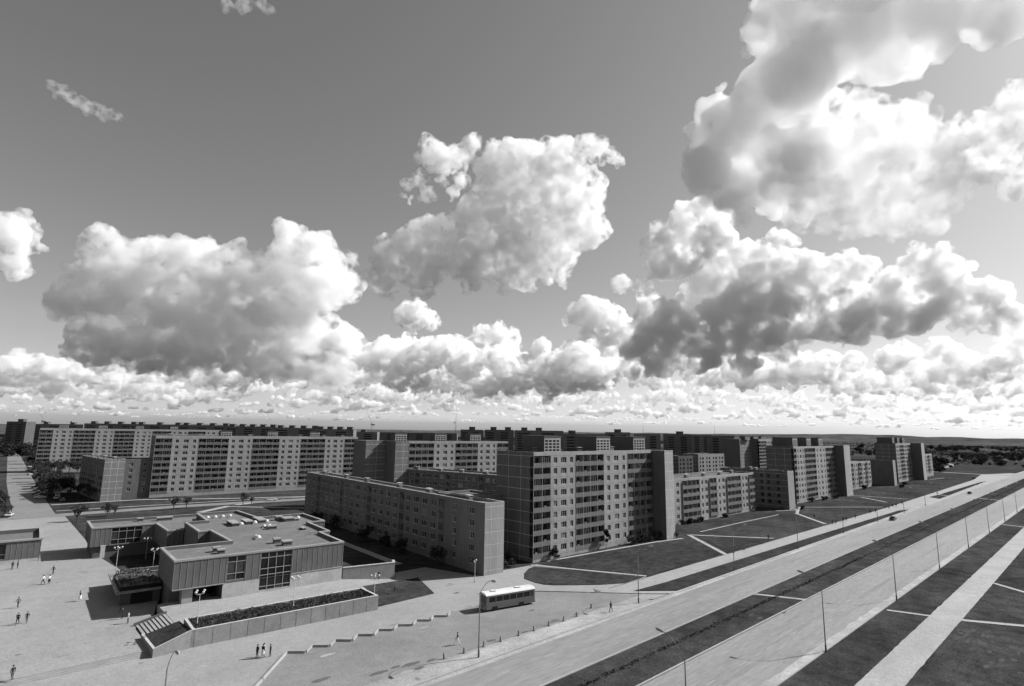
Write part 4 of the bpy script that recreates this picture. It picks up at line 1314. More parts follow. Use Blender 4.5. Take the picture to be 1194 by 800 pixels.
def person(label, x, y, z, rz, pose='walk', top='cloth_dark', low='cloth_dark', group=None, sc=1.0):
    key = (pose, top, low)
    if key not in _pm:
        me = POSES[pose].copy()
        for k in (top, low, 'skin', 'rubber'):
            me.materials.append(M[k])
        for p in me.polygons:
            c_ = p.center
            p.material_index = 2 if (c_.z > 1.47 or (c_.z < .9 and abs(c_.x) > .19 and pose != 'skirt')) else (0 if (c_.z > 1.0 or abs(c_.x) > .2 and c_.z > .9) else (3 if c_.z < .09 else 1))
            p.use_smooth = True
        _pm[key] = me
    o = link('person', _pm[key], None, (x, y, z), rz)
    o.scale = (sc, sc, sc)
    tag(o, label, 'person', group)
    g = MB(); g.ball((0, .0, 1.665), .112, 0, 10, 6)
    g.v = [v for v in g.v]
    h = g.build('hair', 'hair', o, True)
    return o
SQ = .39
W_ = math.pi / 2
person('person in dark clothes, taller of the pair walking across the empty corner of the square', 7.4, 119.7, SQ, 2.9, 'walk', 'cloth_dark', 'cloth_dark')
person('person in dark clothes and pale trousers, shorter of the pair walking across the square', 8.5, 119.9, SQ, 2.9, 'walk2', 'cloth_dark', 'cloth_mid', sc=.95)
person('lone person in grey walking near the picture edge behind the dark pair on the square', 7.8, 130.3, SQ, .4, 'walk', 'cloth_mid', 'cloth_dark')
person('woman in dark top and white skirt walking alone in the middle of the square', 16.0, 128.4, SQ, -1.2, 'skirt', 'cloth_dark', 'cloth_white')
person('person in white shirt and dark trousers, one of two with white tops on the square', 12.0, 146.0, SQ, 1.2, 'walk', 'cloth_white', 'cloth_dark')
person('woman in white top and dark skirt beside the person in white shirt on the square', 12.9, 145.6, SQ, 1.2, 'skirt', 'cloth_white', 'cloth_dark')
person('person in black walking behind the two white tops towards the hall court', 14.1, 154.3, SQ, -.8, 'walk2', 'cloth_dark', 'cloth_dark')
person('person in dark clothes standing at the pavilion windows', 8.0, 164.5, SQ, .2, 'stand', 'cloth_dark', 'cloth_dark')
person('person in grey clothes standing by the pavilion plinth', 8.9, 165.4, SQ, 1.0, 'stand', 'cloth_mid', 'cloth_dark')
person('person at the very corner of the picture, on the long steps of the square', 6.1, 94.7, SQ, .5, 'stand', 'cloth_dark', 'cloth_mid')
person('person in a pale coat at the foot of the dark raised bed', 20.2, 109.5, SQ, 1.5, 'stand', 'cloth_white', 'cloth_mid')
person('person in dark clothes in the shade beside the raised bed', 19.9, 112.6, SQ, 1.2, 'stand', 'cloth_dark', 'cloth_dark')
person('child in dark clothes standing in front of the passage under the raised bed', 20.1, 116.0, SQ, 1.2, 'stand', 'cloth_mid', 'cloth_dark', sc=.7)
person('person in dark coat, first of the small group standing below the planter', 31.0, 83.5, .013, 1.9, 'stand', 'cloth_dark', 'cloth_dark')
person('person in dark jacket and white skirt amid the group below the planter', 31.6, 83.1, .013, -1.0, 'skirt', 'cloth_dark', 'cloth_white')
person('person in a white blouse at the back of the group below the planter', 31.9, 83.6, .013, 2.4, 'stand', 'cloth_white', 'cloth_mid', sc=.95)
person('thin person in dark clothes, last of the group below the planter', 32.5, 82.8, .013, 1.6, 'stand', 'cloth_dark', 'cloth_dark', sc=.92)
person('person in a dark jacket and pale trousers walking alone over the bus lot', 54.6, 69.4, .014, 1.2, 'walk', 'cloth_dark', 'cloth_white')
person('person in dark clothes walking on the kerb of the avenue beyond the lot posts', 84.3, 63.9, .02, -1.4, 'walk', 'cloth_dark', 'cloth_dark')
person('person in dark clothes walking on the terrace by the freestanding wall', 62.8, 106.4, .75, -1.2, 'walk2', 'cloth_dark', 'cloth_dark')
person('person in dark clothes sitting low on the sloping lawn below the terrace', 61.1, 97.4, .35, .5, 'stand', 'cloth_dark', 'cloth_dark', sc=.75)
person('person in dark clothes at the corner of the two lawn paths', 175.8, 74.4, .09, -1.3, 'walk', 'cloth_dark', 'cloth_dark')
person('small dark figure on the diagonal path over the lawns', 235.4, 81.8, .09, -1.3, 'walk', 'cloth_dark', 'cloth_dark')
for i, (x, y) in enumerate([(226, 72.6), (228.4, 72.2), (237.8, 72.6), (239.3, 72.0), (250, 72), (270.5, 72.3), (275.1, 71.6), (294, 71.2), (304.5, 72.2), (307.3, 71.6), (310, 72.0), (320.7, 72.2), (391, 71), (490, 66.6)]):
    person('tiny figure far along the pavement between the verge and the lawns', x, y, .02, -1.4 + (i % 2) * 3.1, ('walk', 'walk2', 'skirt')[i % 3], ('cloth_dark', 'cloth_mid', 'cloth_dark')[i % 3], 'cloth_dark', 'people on the far pavement')

# ------------------------------------------------------------------ trees and bushes
def crown_mesh(seed, w, h, n, leaf, mat='leaf', lumps=9):
    r_ = random.Random(seed)
    L_ = [(Vector((r_.gauss(0, .28) * w, r_.gauss(0, .28) * w, h * r_.uniform(.25, .85))), r_.uniform(.22, .38) * w) for _ in range(lumps)]
    pts = []
    while len(pts) < n:
        c_, q = r_.choice(L_)
        d = Vector((r_.gauss(0, 1), r_.gauss(0, 1), r_.gauss(0, 1))).normalized() * q * r_.uniform(.55, 1.05)
        d.z *= .8
        p = c_ + d
        if p.z > 0:
            pts.append(p)
    g = MB(); leaf_mass(g, pts, leaf, r_)
    return g.mesh('crown', [mat])
def tree_proto(seed, w, h, trunk, n=900, leaf=.3, mat='leaf', lumps=9, drop=.7):
    t = thing('tree', '', 'tree', group='street trees')
    g = MB()
    g.tube([(0, 0, -.1), (.03, .02, trunk * .5), (.0, .05, trunk), (.1, 0, trunk + h * .5)], [.2, .15, .12, .04], 7)
    rr_ = random.Random(seed)
    for k in range(5):
        a = rr_.uniform(0, 6.28); z = trunk * rr_.uniform(.7, 1.2)
        g.tube([(0, .04, z), (math.cos(a) * w * .2, math.sin(a) * w * .2, z + h * .25), (math.cos(a) * w * .35, math.sin(a) * w * .35, z + h * .45)], [.07, .045, .02], 5)
    g.build('trunk', 'bark', t)
    o = link('crown', crown_mesh(seed, w, h, n, leaf, mat, lumps), t, (0, 0, trunk * drop))
    return t
T1 = [tree_proto(1, 4.6, 5.2, 2.2, mat='leaf'), tree_proto(2, 5.4, 6.2, 2.4, 1100, .32, 'leaf_dark'), tree_proto(3, 3.6, 5.0, 2.0, 800, .28, 'leaf'), tree_proto(4, 2.4, 3.2, 1.5, 450, .22, 'leaf_pale'), tree_proto(7, 7.0, 6.0, 1.0, 1300, .5, 'leaf_dark', 16, .05)]
used = set()
def tree(kind, x, y, sc, label, group='street trees'):
    o = T1[kind] if kind not in used else copy_tree(T1[kind])
    used.add(kind)
    place(o, (x, y, 0), rnd.uniform(0, 6.28), label, group, sc)
    return o
row = [(24.2, 308, 0, .7), (24.6, 319, 1, .9), (25.2, 330, 1, 1.0), (25.4, 341, 0, 1.1), (25.8, 353, 1, 1.0), (26, 366, 1, 1.1), (26.4, 380, 0, 1.1), (26.8, 394, 1, 1.1), (27.2, 410, 1, 1.2), (28.4, 440, 0, 1.3), (29.6, 470, 1, 1.3), (30.5, 505, 1, 1.5), (31.5, 545, 0, 1.5), (33, 600, 1, 1.6), (34, 650, 1, 1.7), (31, 760, 1, 2.0)]
for i, (x, y, k, s) in enumerate(row):
    tree(k, x, y, s, 'dark bushy tree beside the parked cars, %s' % ('close to the crossing' if i == 0 else 'far up the street' if i > 11 else 'in the thick of the row'), 'trees along the side street')
for x, y, k, s in ((30, 400, 1, .9), (33, 412, 0, .9), (36.4, 470, 1, 1.25), (39.5, 466, 0, 1.2), (44, 470, 1, 1.25), (48, 466, 0, 1.2), (53, 472, 1, 1.2), (58, 468, 1, 1.1), (33, 372, 1, 1.0), (31.5, 350, 1, 1.1), (33, 336, 0, 1.1), (31, 362, 0, 1.0), (36, 300, 2, .9), (33.4, 312, 1, .9), (29.5, 334, 0, .9)):
    tree(k, x, y, s, 'dark tree in the shaded yard between the five-storey block and the long slab block behind', 'trees of the yard')
for x, y, s in ((8.8, 262, 1.2), (7.4, 274, 1.4), (9.0, 290, 1.5), (8, 310, 1.5)):
    tree(2, x, y, s * .55, 'small tree on the grass at the picture edge across the side street', 'trees across the street')
rw = random.Random(12)
for i in range(46):
    a = rw.uniform(6, 44); D = rw.uniform(560, 980)
    q = along(a, D)
    tree(4, q.x, q.y, rw.uniform(1.2, 1.9), 'dark tree in the wood at the head of the side street', 'wood behind the side street')
for x, y, k, s, lab in ((25.6, 232.5, 3, 1.4, 'leaning young tree behind the grass strip by the wing of the hall'), (35.0, 243, 2, .75, 'small round tree between the hall and the cross street'), (37.2, 244, 3, .9, 'thin young tree beside the small round one behind the hall'), (56.3, 247.6, 3, 1.2, 'slim young tree on the verge of the cross street, before the first loggia bay'), (60.9, 248.6, 3, 1.1, 'slim young tree on the verge of the cross street, next to another slim one'), (81, 246.6, 2, .8, 'low dark round tree where the paths fork behind the hall'), (84, 246.0, 3, .8, 'thin sapling at the fork of the paths behind the hall')):
    tree(k, x, y, s, lab, None)
def bush(label, x, y, w, h, n=500, leaf=.22, mat='leaf_dark', seed=1, group=None, z=0):
    g = MB(); r_ = random.Random(seed)
    L_ = [(Vector((r_.uniform(-.5, .5) * w, r_.uniform(-.3, .3) * min(w, 2), h * r_.uniform(.25, .7))), r_.uniform(.28, .42) * min(h, w)) for _ in range(max(5, int(w)))]
    pts = []
    for _ in range(n):
        c_, q = r_.choice(L_); d = Vector((r_.gauss(0, 1), r_.gauss(0, 1), r_.gauss(0, 1))).normalized() * q * r_.uniform(.3, 1.05)
        p = c_ + d; p.z = abs(p.z); pts.append(p)
    leaf_mass(g, pts, leaf, r_)
    for k in range(4):
        a = 1.57 * k; g.tube([(0, 0, -.05), (math.cos(a) * .15, math.sin(a) * .15, h * .4)], [.04, .02], 5, 1)
    o = g.build('bush', [mat, 'bark']); o.location = (x, y, z)
    return tag(o, label, 'bush', group)
bush('tall dark poplar-like bush against the balconies of the tall slab by the lawns', 126.8, 97.4, 1.6, 8.2, 900, .26, seed=2)
bush('round bush at the near corner of the tall slab block', 106.6, 97.9, 2.2, 3.6, 500, seed=3)
bush('wide low bushes under the shaded balconies beside the blank end section', 141, 97.2, 9, 2.6, 1400, seed=4)
bush('second clump of bushes in the shade at the foot of the blank end section', 149, 96.4, 6, 2.6, 900, seed=5)
bush('low hedge between the pale end wall and the dark linking block', 92.4, 99.5, 5.5, 2.4, 900, seed=6)
bush('dark bushes at the mouth of the passage below the linking block', 97, 104.5, 5, 2.6, 800, seed=7)
bush('rounded bush beside the lit edge of the blank end section', 158.4, 95.2, 3.2, 2.2, 600, seed=8)
for i, (x, y, w, h) in enumerate([(81.5, 110, 3.5, 5), (82.6, 127, 3, 4.4), (83.5, 138, 2.6, 3.2), (84.2, 149, 4, 4.6), (85.6, 170, 4, 5), (86.4, 186, 4, 4)]):
    bush('dark shrub along the long shaded block side, %s from its pale end' % ORD[i], x - 1.2, y, w, h, 800, .25, seed=20 + i, group='shrubs along the low block')
for i, (x, y, w, h) in enumerate([(183, 106.0, 7, 2.2), (192, 105.6, 6, 2.0), (211, 105.4, 3, 1.6), (252, 99.5, 2, 1.8), (296, 103, 10, 2.4), (310, 102, 8, 2.4), (322, 101, 9, 2.4), (355, 108, 9, 2.2), (392, 107, 7, 3), (430, 96, 8, 2.0), (455, 100, 8, 2.4), (262, 95.5, 2.5, 1.4)]):
    bush('low dark shrubs at the foot of the blocks along the avenue', x, y, w, h, 500, .3, seed=40 + i, group='shrubs at the foot of the avenue blocks')
# row of low shrubs down the median
mh = MB(); rr = random.Random(9)
pts = []
x = -30.0
while x < 640:
    step = .55 if x < 170 else 1.6
    if rr.random() > .06:
        k = 11 if x < 170 else 8
        hh = rr.uniform(.14, .3)
        for _ in range(k):
            pts.append((x + rr.gauss(0, .35), 48.5 + .25 * mnoise.noise((x * .1, 0, 0)) + rr.gauss(0, .24), abs(rr.gauss(0, .5)) * hh))
    x += step
leaf_mass(mh, pts, .15, rr)
tag(mh.build('hedge', 'leaf'), 'thin dark hedge running down the middle of the grass median', 'hedge')
# clumps of trees over the fields beyond the junction
q0 = random.Random(5)
for i, (px0, px1, D, n, lo, hi) in enumerate([(1083, 1098, 640, 9, .8, 1.3), (1108, 1146, 900, 26, .5, 1.1), (1126, 1142, 800, 14, .6, 1.2), (1147, 1200, 1000, 34, .6, 1.2), (1156, 1176, 760, 12, .5, .9), (1000, 1078, 1000, 34, .8, 1.6), (1090, 1200, 1700, 40, .9, 1.7), (990, 1140, 1500, 34, 1, 2), (1085, 1200, 720, 16, .25, .5)]):
    for k in range(n):
        q = along(q0.uniform(px0, px1), D * q0.uniform(.82, 1.2))
        tree(4, q.x, q.y, q0.uniform(lo, hi), 'tree in the dark clumps scattered over the fields beyond the junction', 'trees over the fields')
strip('path', 'old_asphalt', [(760, 128), (850, 136), (900, 150)], 5, .02)

wm = MB(); rw2 = random.Random(31)
k = 0
while k < 26000:
    D = 620 + 4300 * rw2.random() ** 1.5
    px = rw2.uniform(560 if D > 1500 else 965, 1240)
    q = along(px, D)
    if q.y < 125 and D < 1100 or abs(q.x - 660) < 14:
        continue
    n1 = mnoise.noise((q.x * .006, q.y * .006, 0)) + .6 * mnoise.noise((q.x * .02, q.y * .02, 4))
    if n1 < .05 + .25 * (D < 900):
        continue
    z = rw2.uniform(.1, 1) * (3.5 + 5 * max(0, n1))
    leaf_mass(wm, [(q.x, q.y, z)], .8 + D / 1500, rw2)
    k += 1
wo_ = wm.build('woodland', 'leaf'); wo_['kind'] = 'stuff'
# ------------------------------------------------------------------ tower cranes and masts on the horizon
def crane(label, px, D, h, ang, luff):
    q = along(px, D)
    t = thing('tower_crane', label, 'crane', (q.x, q.y, 0), ang, 'cranes on the horizon')
    g = MB()
    for sx in (-1, 1):
        for sy in (-1, 1):
            g.tube([(sx, sy, 0), (sx, sy, h)], .10, 4)
    for k in range(int(h / 3)):
        z = k * 3; s = 1 if k % 2 else -1
        g.tube([(-s, -1, z), (s, -1, z + 3)], .06, 4); g.tube([(-s, 1, z), (s, 1, z + 3)], .06, 4)
    g.build('mast', 'steel', t)
    g = MB(); e = Vector((26 * math.cos(luff), 0, h + 26 * math.sin(luff)))
    for sy in (-.7, .7):
        g.tube([(0, sy, h), tuple(e + Vector((0, sy * .3, 0)))], .11, 4)
    g.tube([(0, 0, h + 1.4), tuple(e)], .09, 4); g.build('jib', 'steel', t)
    g = MB(); g.box(-6, -2, -1.2, 1.2, h - 4, h - 1); g.build('counterweight', 'concrete', t)
    g = MB(); g.box(-1.5, 1.5, -1.6, 1.6, h - 3, h - .5); g.build('cab', 'concrete', t)
crane('thin tower crane over the skyline at the head of the side street', 48, 1000, 40, 2.6, 1.15)
crane('tower crane with a low-slanting jib over the far blocks', 84, 1000, 40, .9, .75)
crane('tower crane standing alone over the gap between the long block and the centre', 433, 1100, 44, 2.4, 1.1)
crane('tower crane beside the flat-topped skyline blocks at the centre', 531, 1200, 52, .4, 1.4)
def mast(label, px, D, h):
    q = along(px, D); g = MB()
    g.tube([(0, 0, 0), (0, 0, h * .6), (0, 0, h)], [.5, .35, .15], 6); g.tube([(0, 0, h * .75), (2, 0, h * .75)], .2, 4); g.tube([(0, 0, h * .85), (-1.6, 0, h * .85)], .2, 4)
    o = g.build('radio_mast', 'steel'); o.location = (q.x, q.y, 0); tag(o, label, 'mast')
mast('thin radio mast over the last lift house of the tall slab', 750, 1200, 52)
mast('thin radio mast over the skyline right of the blank end section'.replace('right of', 'past'), 833, 1200, 50)
# ------------------------------------------------------------------ clouds
def cloud_material(name, density, aniso=0.15, u=None, lo=.45, hi=.555, gain=1.7):
    """vapour; with u (the size of the cloud's heaps in metres) its density breaks up into billows and shreds"""
    m = bpy.data.materials.new(name)
    m.use_nodes = True
    t = m.node_tree
    t.nodes.clear()
    v = t.nodes.new('ShaderNodeVolumeScatter')
    v.inputs['Color'].default_value = (0.998, 0.998, 0.998, 1)
    v.inputs['Density'].default_value = density
    v.inputs['Anisotropy'].default_value = aniso
    o = t.nodes.new('ShaderNodeOutputMaterial')
    t.links.new(v.outputs[0], o.inputs['Volume'])
    m.cycles.homogeneous_volume = u is None
    if u is not None:
        g = t.nodes.new('ShaderNodeTexCoord')
        nz = t.nodes.new('ShaderNodeTexNoise')
        nz.inputs['Scale'].default_value = 1.0 / (u * .75)
        nz.inputs['Detail'].default_value = 5
        nz.inputs['Roughness'].default_value = .62
        t.links.new(g.outputs['Object'], nz.inputs['Vector'])
        mr = t.nodes.new('ShaderNodeMapRange')
        mr.inputs['From Min'].default_value = lo
        mr.inputs['From Max'].default_value = hi
        mr.inputs['To Min'].default_value = 0.0
        mr.inputs['To Max'].default_value = density * gain
        t.links.new(nz.outputs['Fac'], mr.inputs['Value'])
        t.links.new(mr.outputs[0], v.inputs['Density'])
    return m

def ico_unit():
    bm = bmesh.new()
    bmesh.ops.create_icosphere(bm, subdivisions=2, radius=1.0)
    vs_ = [v.co.copy() for v in bm.verts]
    fs_ = [tuple(v.index for v in f.verts) for f in bm.faces]
    bm.free()
    return vs_, fs_
ICO_V, ICO_F = ico_unit()

_tex = {}
def cloud_tex(size, depth, hard=False):
    k = (round(size, 3), depth, hard)
    if k not in _tex:
        t = bpy.data.textures.new('billow', 'CLOUDS')
        t.noise_scale = size
        t.noise_depth = depth
        t.noise_basis = 'ORIGINAL_PERLIN'
        t.noise_type = 'HARD_NOISE' if hard else 'SOFT_NOISE'
        _tex[k] = t
    return _tex[k]

def make_cloud(name, base_alt, base_row, col_x, blobs, mfp, seed=1, voxel=0.038, depth=0.7, children=9, label=None, kind='stuff', rough=1.0, flat=.55, fringe=0, het=False, smooth=False, swollen=1.1):
    """blobs: (x, y, r) as seen; the cloud stands where its flat base reaches base_alt"""
    r_ = random.Random(seed)
    d = ray(col_x, base_row).normalized()
    dist = (base_alt - H) / d.z
    verts, faces = [], []
    def ball(c, r, squash=1.0):
        if label or het:
            r *= swollen
        o = len(verts)
        for v in ICO_V:
            verts.append((c.x + v.x * r, c.y + v.y * r, c.z + v.z * r * (flat if v.z < 0 else 1.0)))
        for f in ICO_F:
            faces.append((f[0] + o, f[1] + o, f[2] + o))
    rmed = sorted(b[2] for b in blobs)[len(blobs) // 2]
    for b in blobs:
        x, y, rp = b[:3]
        dd = ray(x, y)
        sl_ = dd.length
        rr = rp * dist / sl_
        pos = dd.normalized() * (dist + r_.uniform(-depth, depth) * rmed * dist / F) + Vector((0, 0, H))
        ball(pos, rr)
        for k in range(children):
            n = Vector((r_.gauss(0, 1), r_.gauss(0, 1), r_.gauss(0, 1) + 0.45)).normalized()
            q = rr * r_.uniform(0.25, 0.5)
            p2 = pos + n * rr * r_.uniform(0.8, 1.02)
            ball(p2, q)
            for j in range(4):
                n2 = (Vector((r_.gauss(0, 1), r_.gauss(0, 1), r_.gauss(0, 1))).normalized() + n * 0.8).normalized()
                ball(p2 + n2 * q * 0.95, q * r_.uniform(0.3, 0.5))
    u = rmed * dist / F
    def shape(nm, parent, grow, vox, k, density):
        me = bpy.data.meshes.new(nm)
        me.from_pydata(verts, [], faces)
        o = bpy.data.objects.new(nm, me)
        COL.objects.link(o)
        o.parent = parent
        def remesh(q=1.0):
            rm = o.modifiers.new('r', 'REMESH')
            rm.mode = 'VOXEL'
            rm.voxel_size = u * vox * q
        def swell(s, st, dp, hard, mid):
            dm = o.modifiers.new('d', 'DISPLACE')
            dm.texture = cloud_tex(u * s, dp, hard)
            dm.texture_coords = 'LOCAL'
            dm.strength = u * st * k
            dm.mid_level = mid
        remesh(1.4)
        swell(1.1, .42, 1, False, .55 - grow)
        swell(.55, -.50, 2, True, .30)
        remesh()
        swell(.22, -.30, 2, True, .30)
        if vox < .06:
            remesh()
            swell(.085, -.13, 1, True, .30)
        me.materials.append(cloud_material(nm + '_vapour', density, u=u if ((label or het) and not smooth) else None))
        return o
    o = shape(name, None, 0.0, voxel, rough, 1.0 / (u * mfp))
    if label:
        o['label'] = label
        o['category'] = 'cloud'
    else:
        o['kind'] = kind
    if fringe:
        shape('cloud_fringe', o, .22, voxel * 1.35, rough * 1.25, 1.0 / (u * mfp * fringe))
    return o
def flat_row(row0, row1, n, rmin, rmax, seed, x0=-60, x1=1260, gap=0.0):
    """blobs of a low bank of flat-based cumulus between two heights over the horizon"""
    r_ = random.Random(seed)
    out = []
    for i in range(n):
        x = x0 + (x1 - x0) * (i + r_.uniform(-0.4, 0.4)) / n
        if r_.random() < gap:
            continue
        y = r_.uniform(row0, row1) + (x - 597) * ROLL
        r = rmin + (rmax - rmin) * r_.random() ** 1.5 * 1.25
        for k in range(r_.randint(4, 8)):
            rr = r * r_.uniform(0.45, 1.0)
            out.append((x + r_.uniform(-2.6, 2.6) * r, y - rr * r_.uniform(0.3, 0.9), rr))
    return out

CLOUDS = [
 # tall heap over the long slab blocks
 dict(alt=1100, row=425, x=240, mfp=0.62, seed=11, label='wide heap of cumulus over the long slab block, bright towers above grey flanks', blobs=[(124,288,21),(122,306,22),(150,318,24),(185,302,26),(215,300,22),(240,298,15),(262,300,9),(274,302,17),(345,295,26),(375,298,22),(398,305,14),(330,318,28),
  (110,330,26),(92,352,26),(130,348,34),(170,345,38),(210,342,38),(250,342,36),(290,345,38),(330,345,36),(365,340,34),(395,340,22),(80,362,16),(412,330,12)], ),
 dict(alt=1000, row=432, x=240, mfp=0.8, seed=12, label='soft grey lower cloud layer under the wide heap of cumulus', blobs=[(118,412,18),(150,407,24),(190,404,28),(230,400,30),(270,392,32),(310,388,34),(350,392,34),(385,400,24),(345,425,26),(385,435,22),(410,400,14),(300,425,24),(250,425,20),(200,428,16)]),
 dict(alt=1300, row=320, x=10, mfp=0.5, seed=13, label='small bright cloud cut by the picture edge beside the wide heap', blobs=[(12,275,24),(8,300,20),(38,290,9),(-8,285,30),(22,262,13),(50,290,5)]),
 # middle
 dict(alt=1200, row=345, x=600, mfp=0.85, seed=3, label='bright ragged cumulus standing alone in the middle of the sky', blobs=[(655,178,18),(690,175,17),(713,182,8),(722,190,5),(640,190,16),(580,200,26),(610,205,34),(645,215,37),(668,240,34),(640,255,40),(600,250,42),(680,275,24),(565,255,32),
  (505,180,17),(525,190,18),(548,175,12),(555,163,7),(490,212,10),(475,215,6),(500,230,9),(515,215,7),(530,225,8),(482,235,5),(470,228,4),(538,210,9),(570,300,34),(610,302,36),(640,300,28),(655,322,11),(540,310,24),(585,325,16),(480,292,26),(500,277,20),(460,302,20),(490,320,26),(450,322,20),(425,326,12),(520,265,14)]),
 dict(alt=1000, row=388, x=487, mfp=0.6, seed=4, label='small round puff of cloud just below the bright ragged cumulus', blobs=[(485,370,16),(470,366,11),(500,378,12),(478,376,12),(490,358,8)]),
 # top right, close overhead
 dict(alt=1500, row=240, x=960, mfp=.5, rough=.7, flat=1.0, seed=5, smooth=True, swollen=1.02, label='huge slanting cloud with a smooth grey underside reaching the top of the picture', depth=.9, blobs=[(890,45,18),(905,20,28),(930,5,36),(970,-5,40),(870,62,6),(836,182,34),(825,200,26),(862,150,38),(898,112,42),(932,85,44),(969,55,44),(1010,25,42),(1050,5,40),(1093,12,36),(1150,20,30),(1060,50,28),(1035,70,30),(1180,10,34),
  (932,178,36),(870,210,30),(898,215,28),(812,157,13),(800,150,5),(838,105,5),(845,100,4),(825,232,9),(850,235,12),(866,255,10)]),
 dict(alt=1500, row=240, x=960, mfp=1.1, rough=.9, flat=.9, seed=15, swollen=.97, label='brilliant white cloud mass against the huge slanting grey cloud', depth=.9, blobs=[(955,180,40),(920,205,30),(948,223,40),(990,195,44),(1043,174,50),(1060,140,22),(1097,207,34),(1052,232,44),(1088,262,16),(990,248,28),(1031,250,30),(985,272,10),(975,140,30),(1010,150,24),(1085,170,26),(1110,235,14)]),
 dict(alt=1500, row=215, x=1165, mfp=0.7, seed=6, swollen=.9, label='white ragged cloud cut by the picture edge beside the brilliant mass', blobs=[(1167,165,28),(1138,155,24),(1184,128,24),(1196,145,36),(1160,183,22),(1178,223,13),(1195,215,16),(1120,145,10),(1140,195,10)]),
 # right, dark flat belly
 dict(alt=1100, row=434, x=870, mfp=0.31, seed=7, label='long cumulus with a flat dark belly hanging over the avenue blocks', blobs=[(809,262,24),(772,287,20),(790,305,30),(824,285,30),(724,332,8),(745,336,9),(869,305,21),(908,318,27),(948,322,25),(988,320,22),(849,335,35),(884,345,38),(755,345,12),
  (770,395,32),(740,410,18),(810,392,38),(850,388,40),(890,386,40),(930,380,38),(970,375,34),(1010,370,30),(1040,360,30),(1078,320,27),(1107,315,17),(1097,345,30),(1137,360,28),(1165,375,23),(1048,345,30),(1060,375,24),(1190,395,20)]),
 dict(alt=1300, row=296, x=907, mfp=.8, seed=17, label='tiny puff of cloud just above the long dark-bellied cumulus', blobs=[(905,281,12),(922,283,9),(890,284,6),(915,276,7)]),
 dict(alt=1050, row=462, x=690, mfp=0.42, seed=8, label='upright cumulus with grey foot beside the long dark-bellied cumulus', blobs=[(694,366,18),(678,371,15),(714,376,18),(735,388,13),(700,395,24),(668,412,14),(655,440,22),(690,440,26),(720,425,22),(640,452,16),(632,405,10),(628,425,15),(610,430,16)]),
 dict(alt=1000, row=470, x=580, mfp=0.42, seed=9, label='row of joined cumulus heaps low over the centre of the estate', blobs=[(565,392,13),(580,388,11),(595,400,14),(560,410,20),(585,420,22),(610,440,22),(540,430,22),(510,440,20),(560,450,22),(480,430,24),(450,425,18),(470,410,14),(430,415,11),(500,410,14),(525,405,12)]),
 # thin shred high at one side
 dict(alt=3500, row=140, x=90, mfp=5, seed=10, label='thin wispy streak of cloud alone in the clear upper sky', rough=.45, voxel=.09, blobs=[(62,100,6),(72,108,8),(82,115,8),(93,122,8),(105,127,8),(118,131,8),(130,135,7),(138,136,5)]),
 dict(alt=3500, row=20, x=290, mfp=5, seed=14, label='thin pale shred of cloud touching the upper picture edge', rough=.45, voxel=.09, blobs=[(265,8,8),(285,6,9),(305,8,8),(315,12,6)]),
 dict(alt=1000, row=455, x=60, mfp=.5, seed=41, het=True, blobs=[(15,425,14),(40,430,16),(65,432,14),(88,436,13),(110,440,14),(25,445,12),(60,450,14),(135,445,12),(5,440,12),(160,450,12)]),
 # low banks, farther and farther
 dict(alt=1000, row=448, x=597, mfp=.4, seed=21, het=True, voxel=0.075, flat=.3, children=7, blobs=[q for q in flat_row(422, 444, 26, 13, 25, 31, gap=.05) if q[0] > 95 or q[2] < 11]),
 dict(alt=1000, row=462, x=597, mfp=.45, seed=22, het=True, voxel=0.1, flat=.3, children=6, blobs=flat_row(440, 460, 52, 8, 16, 32, gap=.03)),
 dict(alt=1000, row=474, x=597, mfp=.55, seed=23, het=True, voxel=0.14, flat=.3, children=4, blobs=flat_row(458, 473, 80, 4.5, 9, 33, gap=.05)),
 dict(alt=1000, row=485, x=597, mfp=.8, seed=24, voxel=0.2, flat=.3, children=2, blobs=flat_row(472, 486, 150, 2.5, 5, 34, gap=.05)),
 dict(alt=1000, row=492, x=597, mfp=.9, seed=25, voxel=.3, flat=.3, children=1, blobs=flat_row(484, 494, 170, 1.3, 2.6, 35)),
]
for k_ in CLOUDS:
    make_cloud('cloud', k_['alt'], k_['row'], k_['x'], k_['blobs'], k_['mfp'], k_['seed'], depth=k_.get('depth', .7), children=k_.get('children', 9), rough=k_.get('rough', 1.0), flat=k_.get('flat', .55), voxel=k_.get('voxel', .055 if k_.get('label') else .06), label=k_.get('label'), fringe=k_.get('fringe', 0), het=k_.get('het', False), smooth=k_.get('smooth', False), swollen=k_.get('swollen', 1.1))

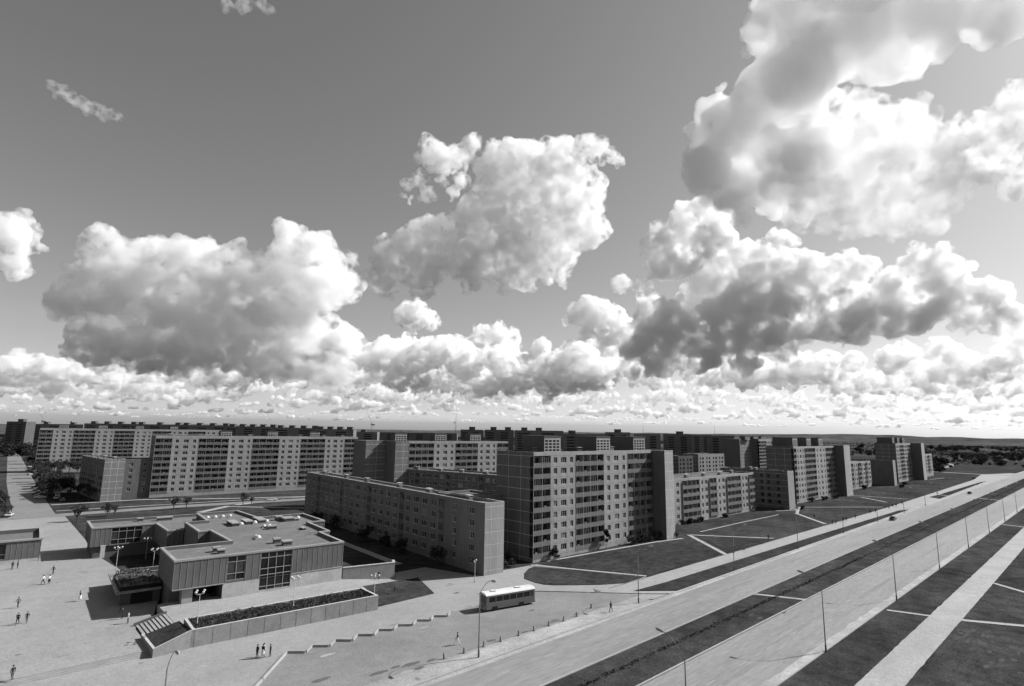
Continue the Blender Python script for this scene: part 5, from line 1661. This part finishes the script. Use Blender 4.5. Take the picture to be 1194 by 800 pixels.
# thin veil of vapour between the low banks
def veil(alt, th, d0, d1, mfp):
    g = MB()
    n = 24
    P = []
    for i in range(n + 1):
        d = ray(-500 + 2200 * i / n, 500); d.z = 0; d.normalize()
        P.append((d * d0, d * d1))
    for i in range(n):
        a, b_ = P[i], P[i + 1]
        for z in (alt, alt + th):
            g.face([(a[0].x, a[0].y, z), (b_[0].x, b_[0].y, z), (b_[1].x, b_[1].y, z), (a[1].x, a[1].y, z)])
        for k in (0, 1):
            g.face([(a[k].x, a[k].y, alt), (b_[k].x, b_[k].y, alt), (b_[k].x, b_[k].y, alt + th), (a[k].x, a[k].y, alt + th)])
    for q in (P[0], P[-1]):
        g.face([(q[0].x, q[0].y, alt), (q[1].x, q[1].y, alt), (q[1].x, q[1].y, alt + th), (q[0].x, q[0].y, alt + th)])
    me = bpy.data.meshes.new('cloud_veil'); me.from_pydata(g.v, [], g.f)
    bm = bmesh.new(); bm.from_mesh(me); bmesh.ops.remove_doubles(bm, verts=bm.verts, dist=.5); bmesh.ops.recalc_face_normals(bm, faces=bm.faces); bm.to_mesh(me); bm.free()
    me.materials.append(cloud_material('veil_vapour', 1.0 / mfp))
    o = link('cloud_veil', me); o['kind'] = 'stuff'
veil(900, 700, 9000, 60000, 40000)
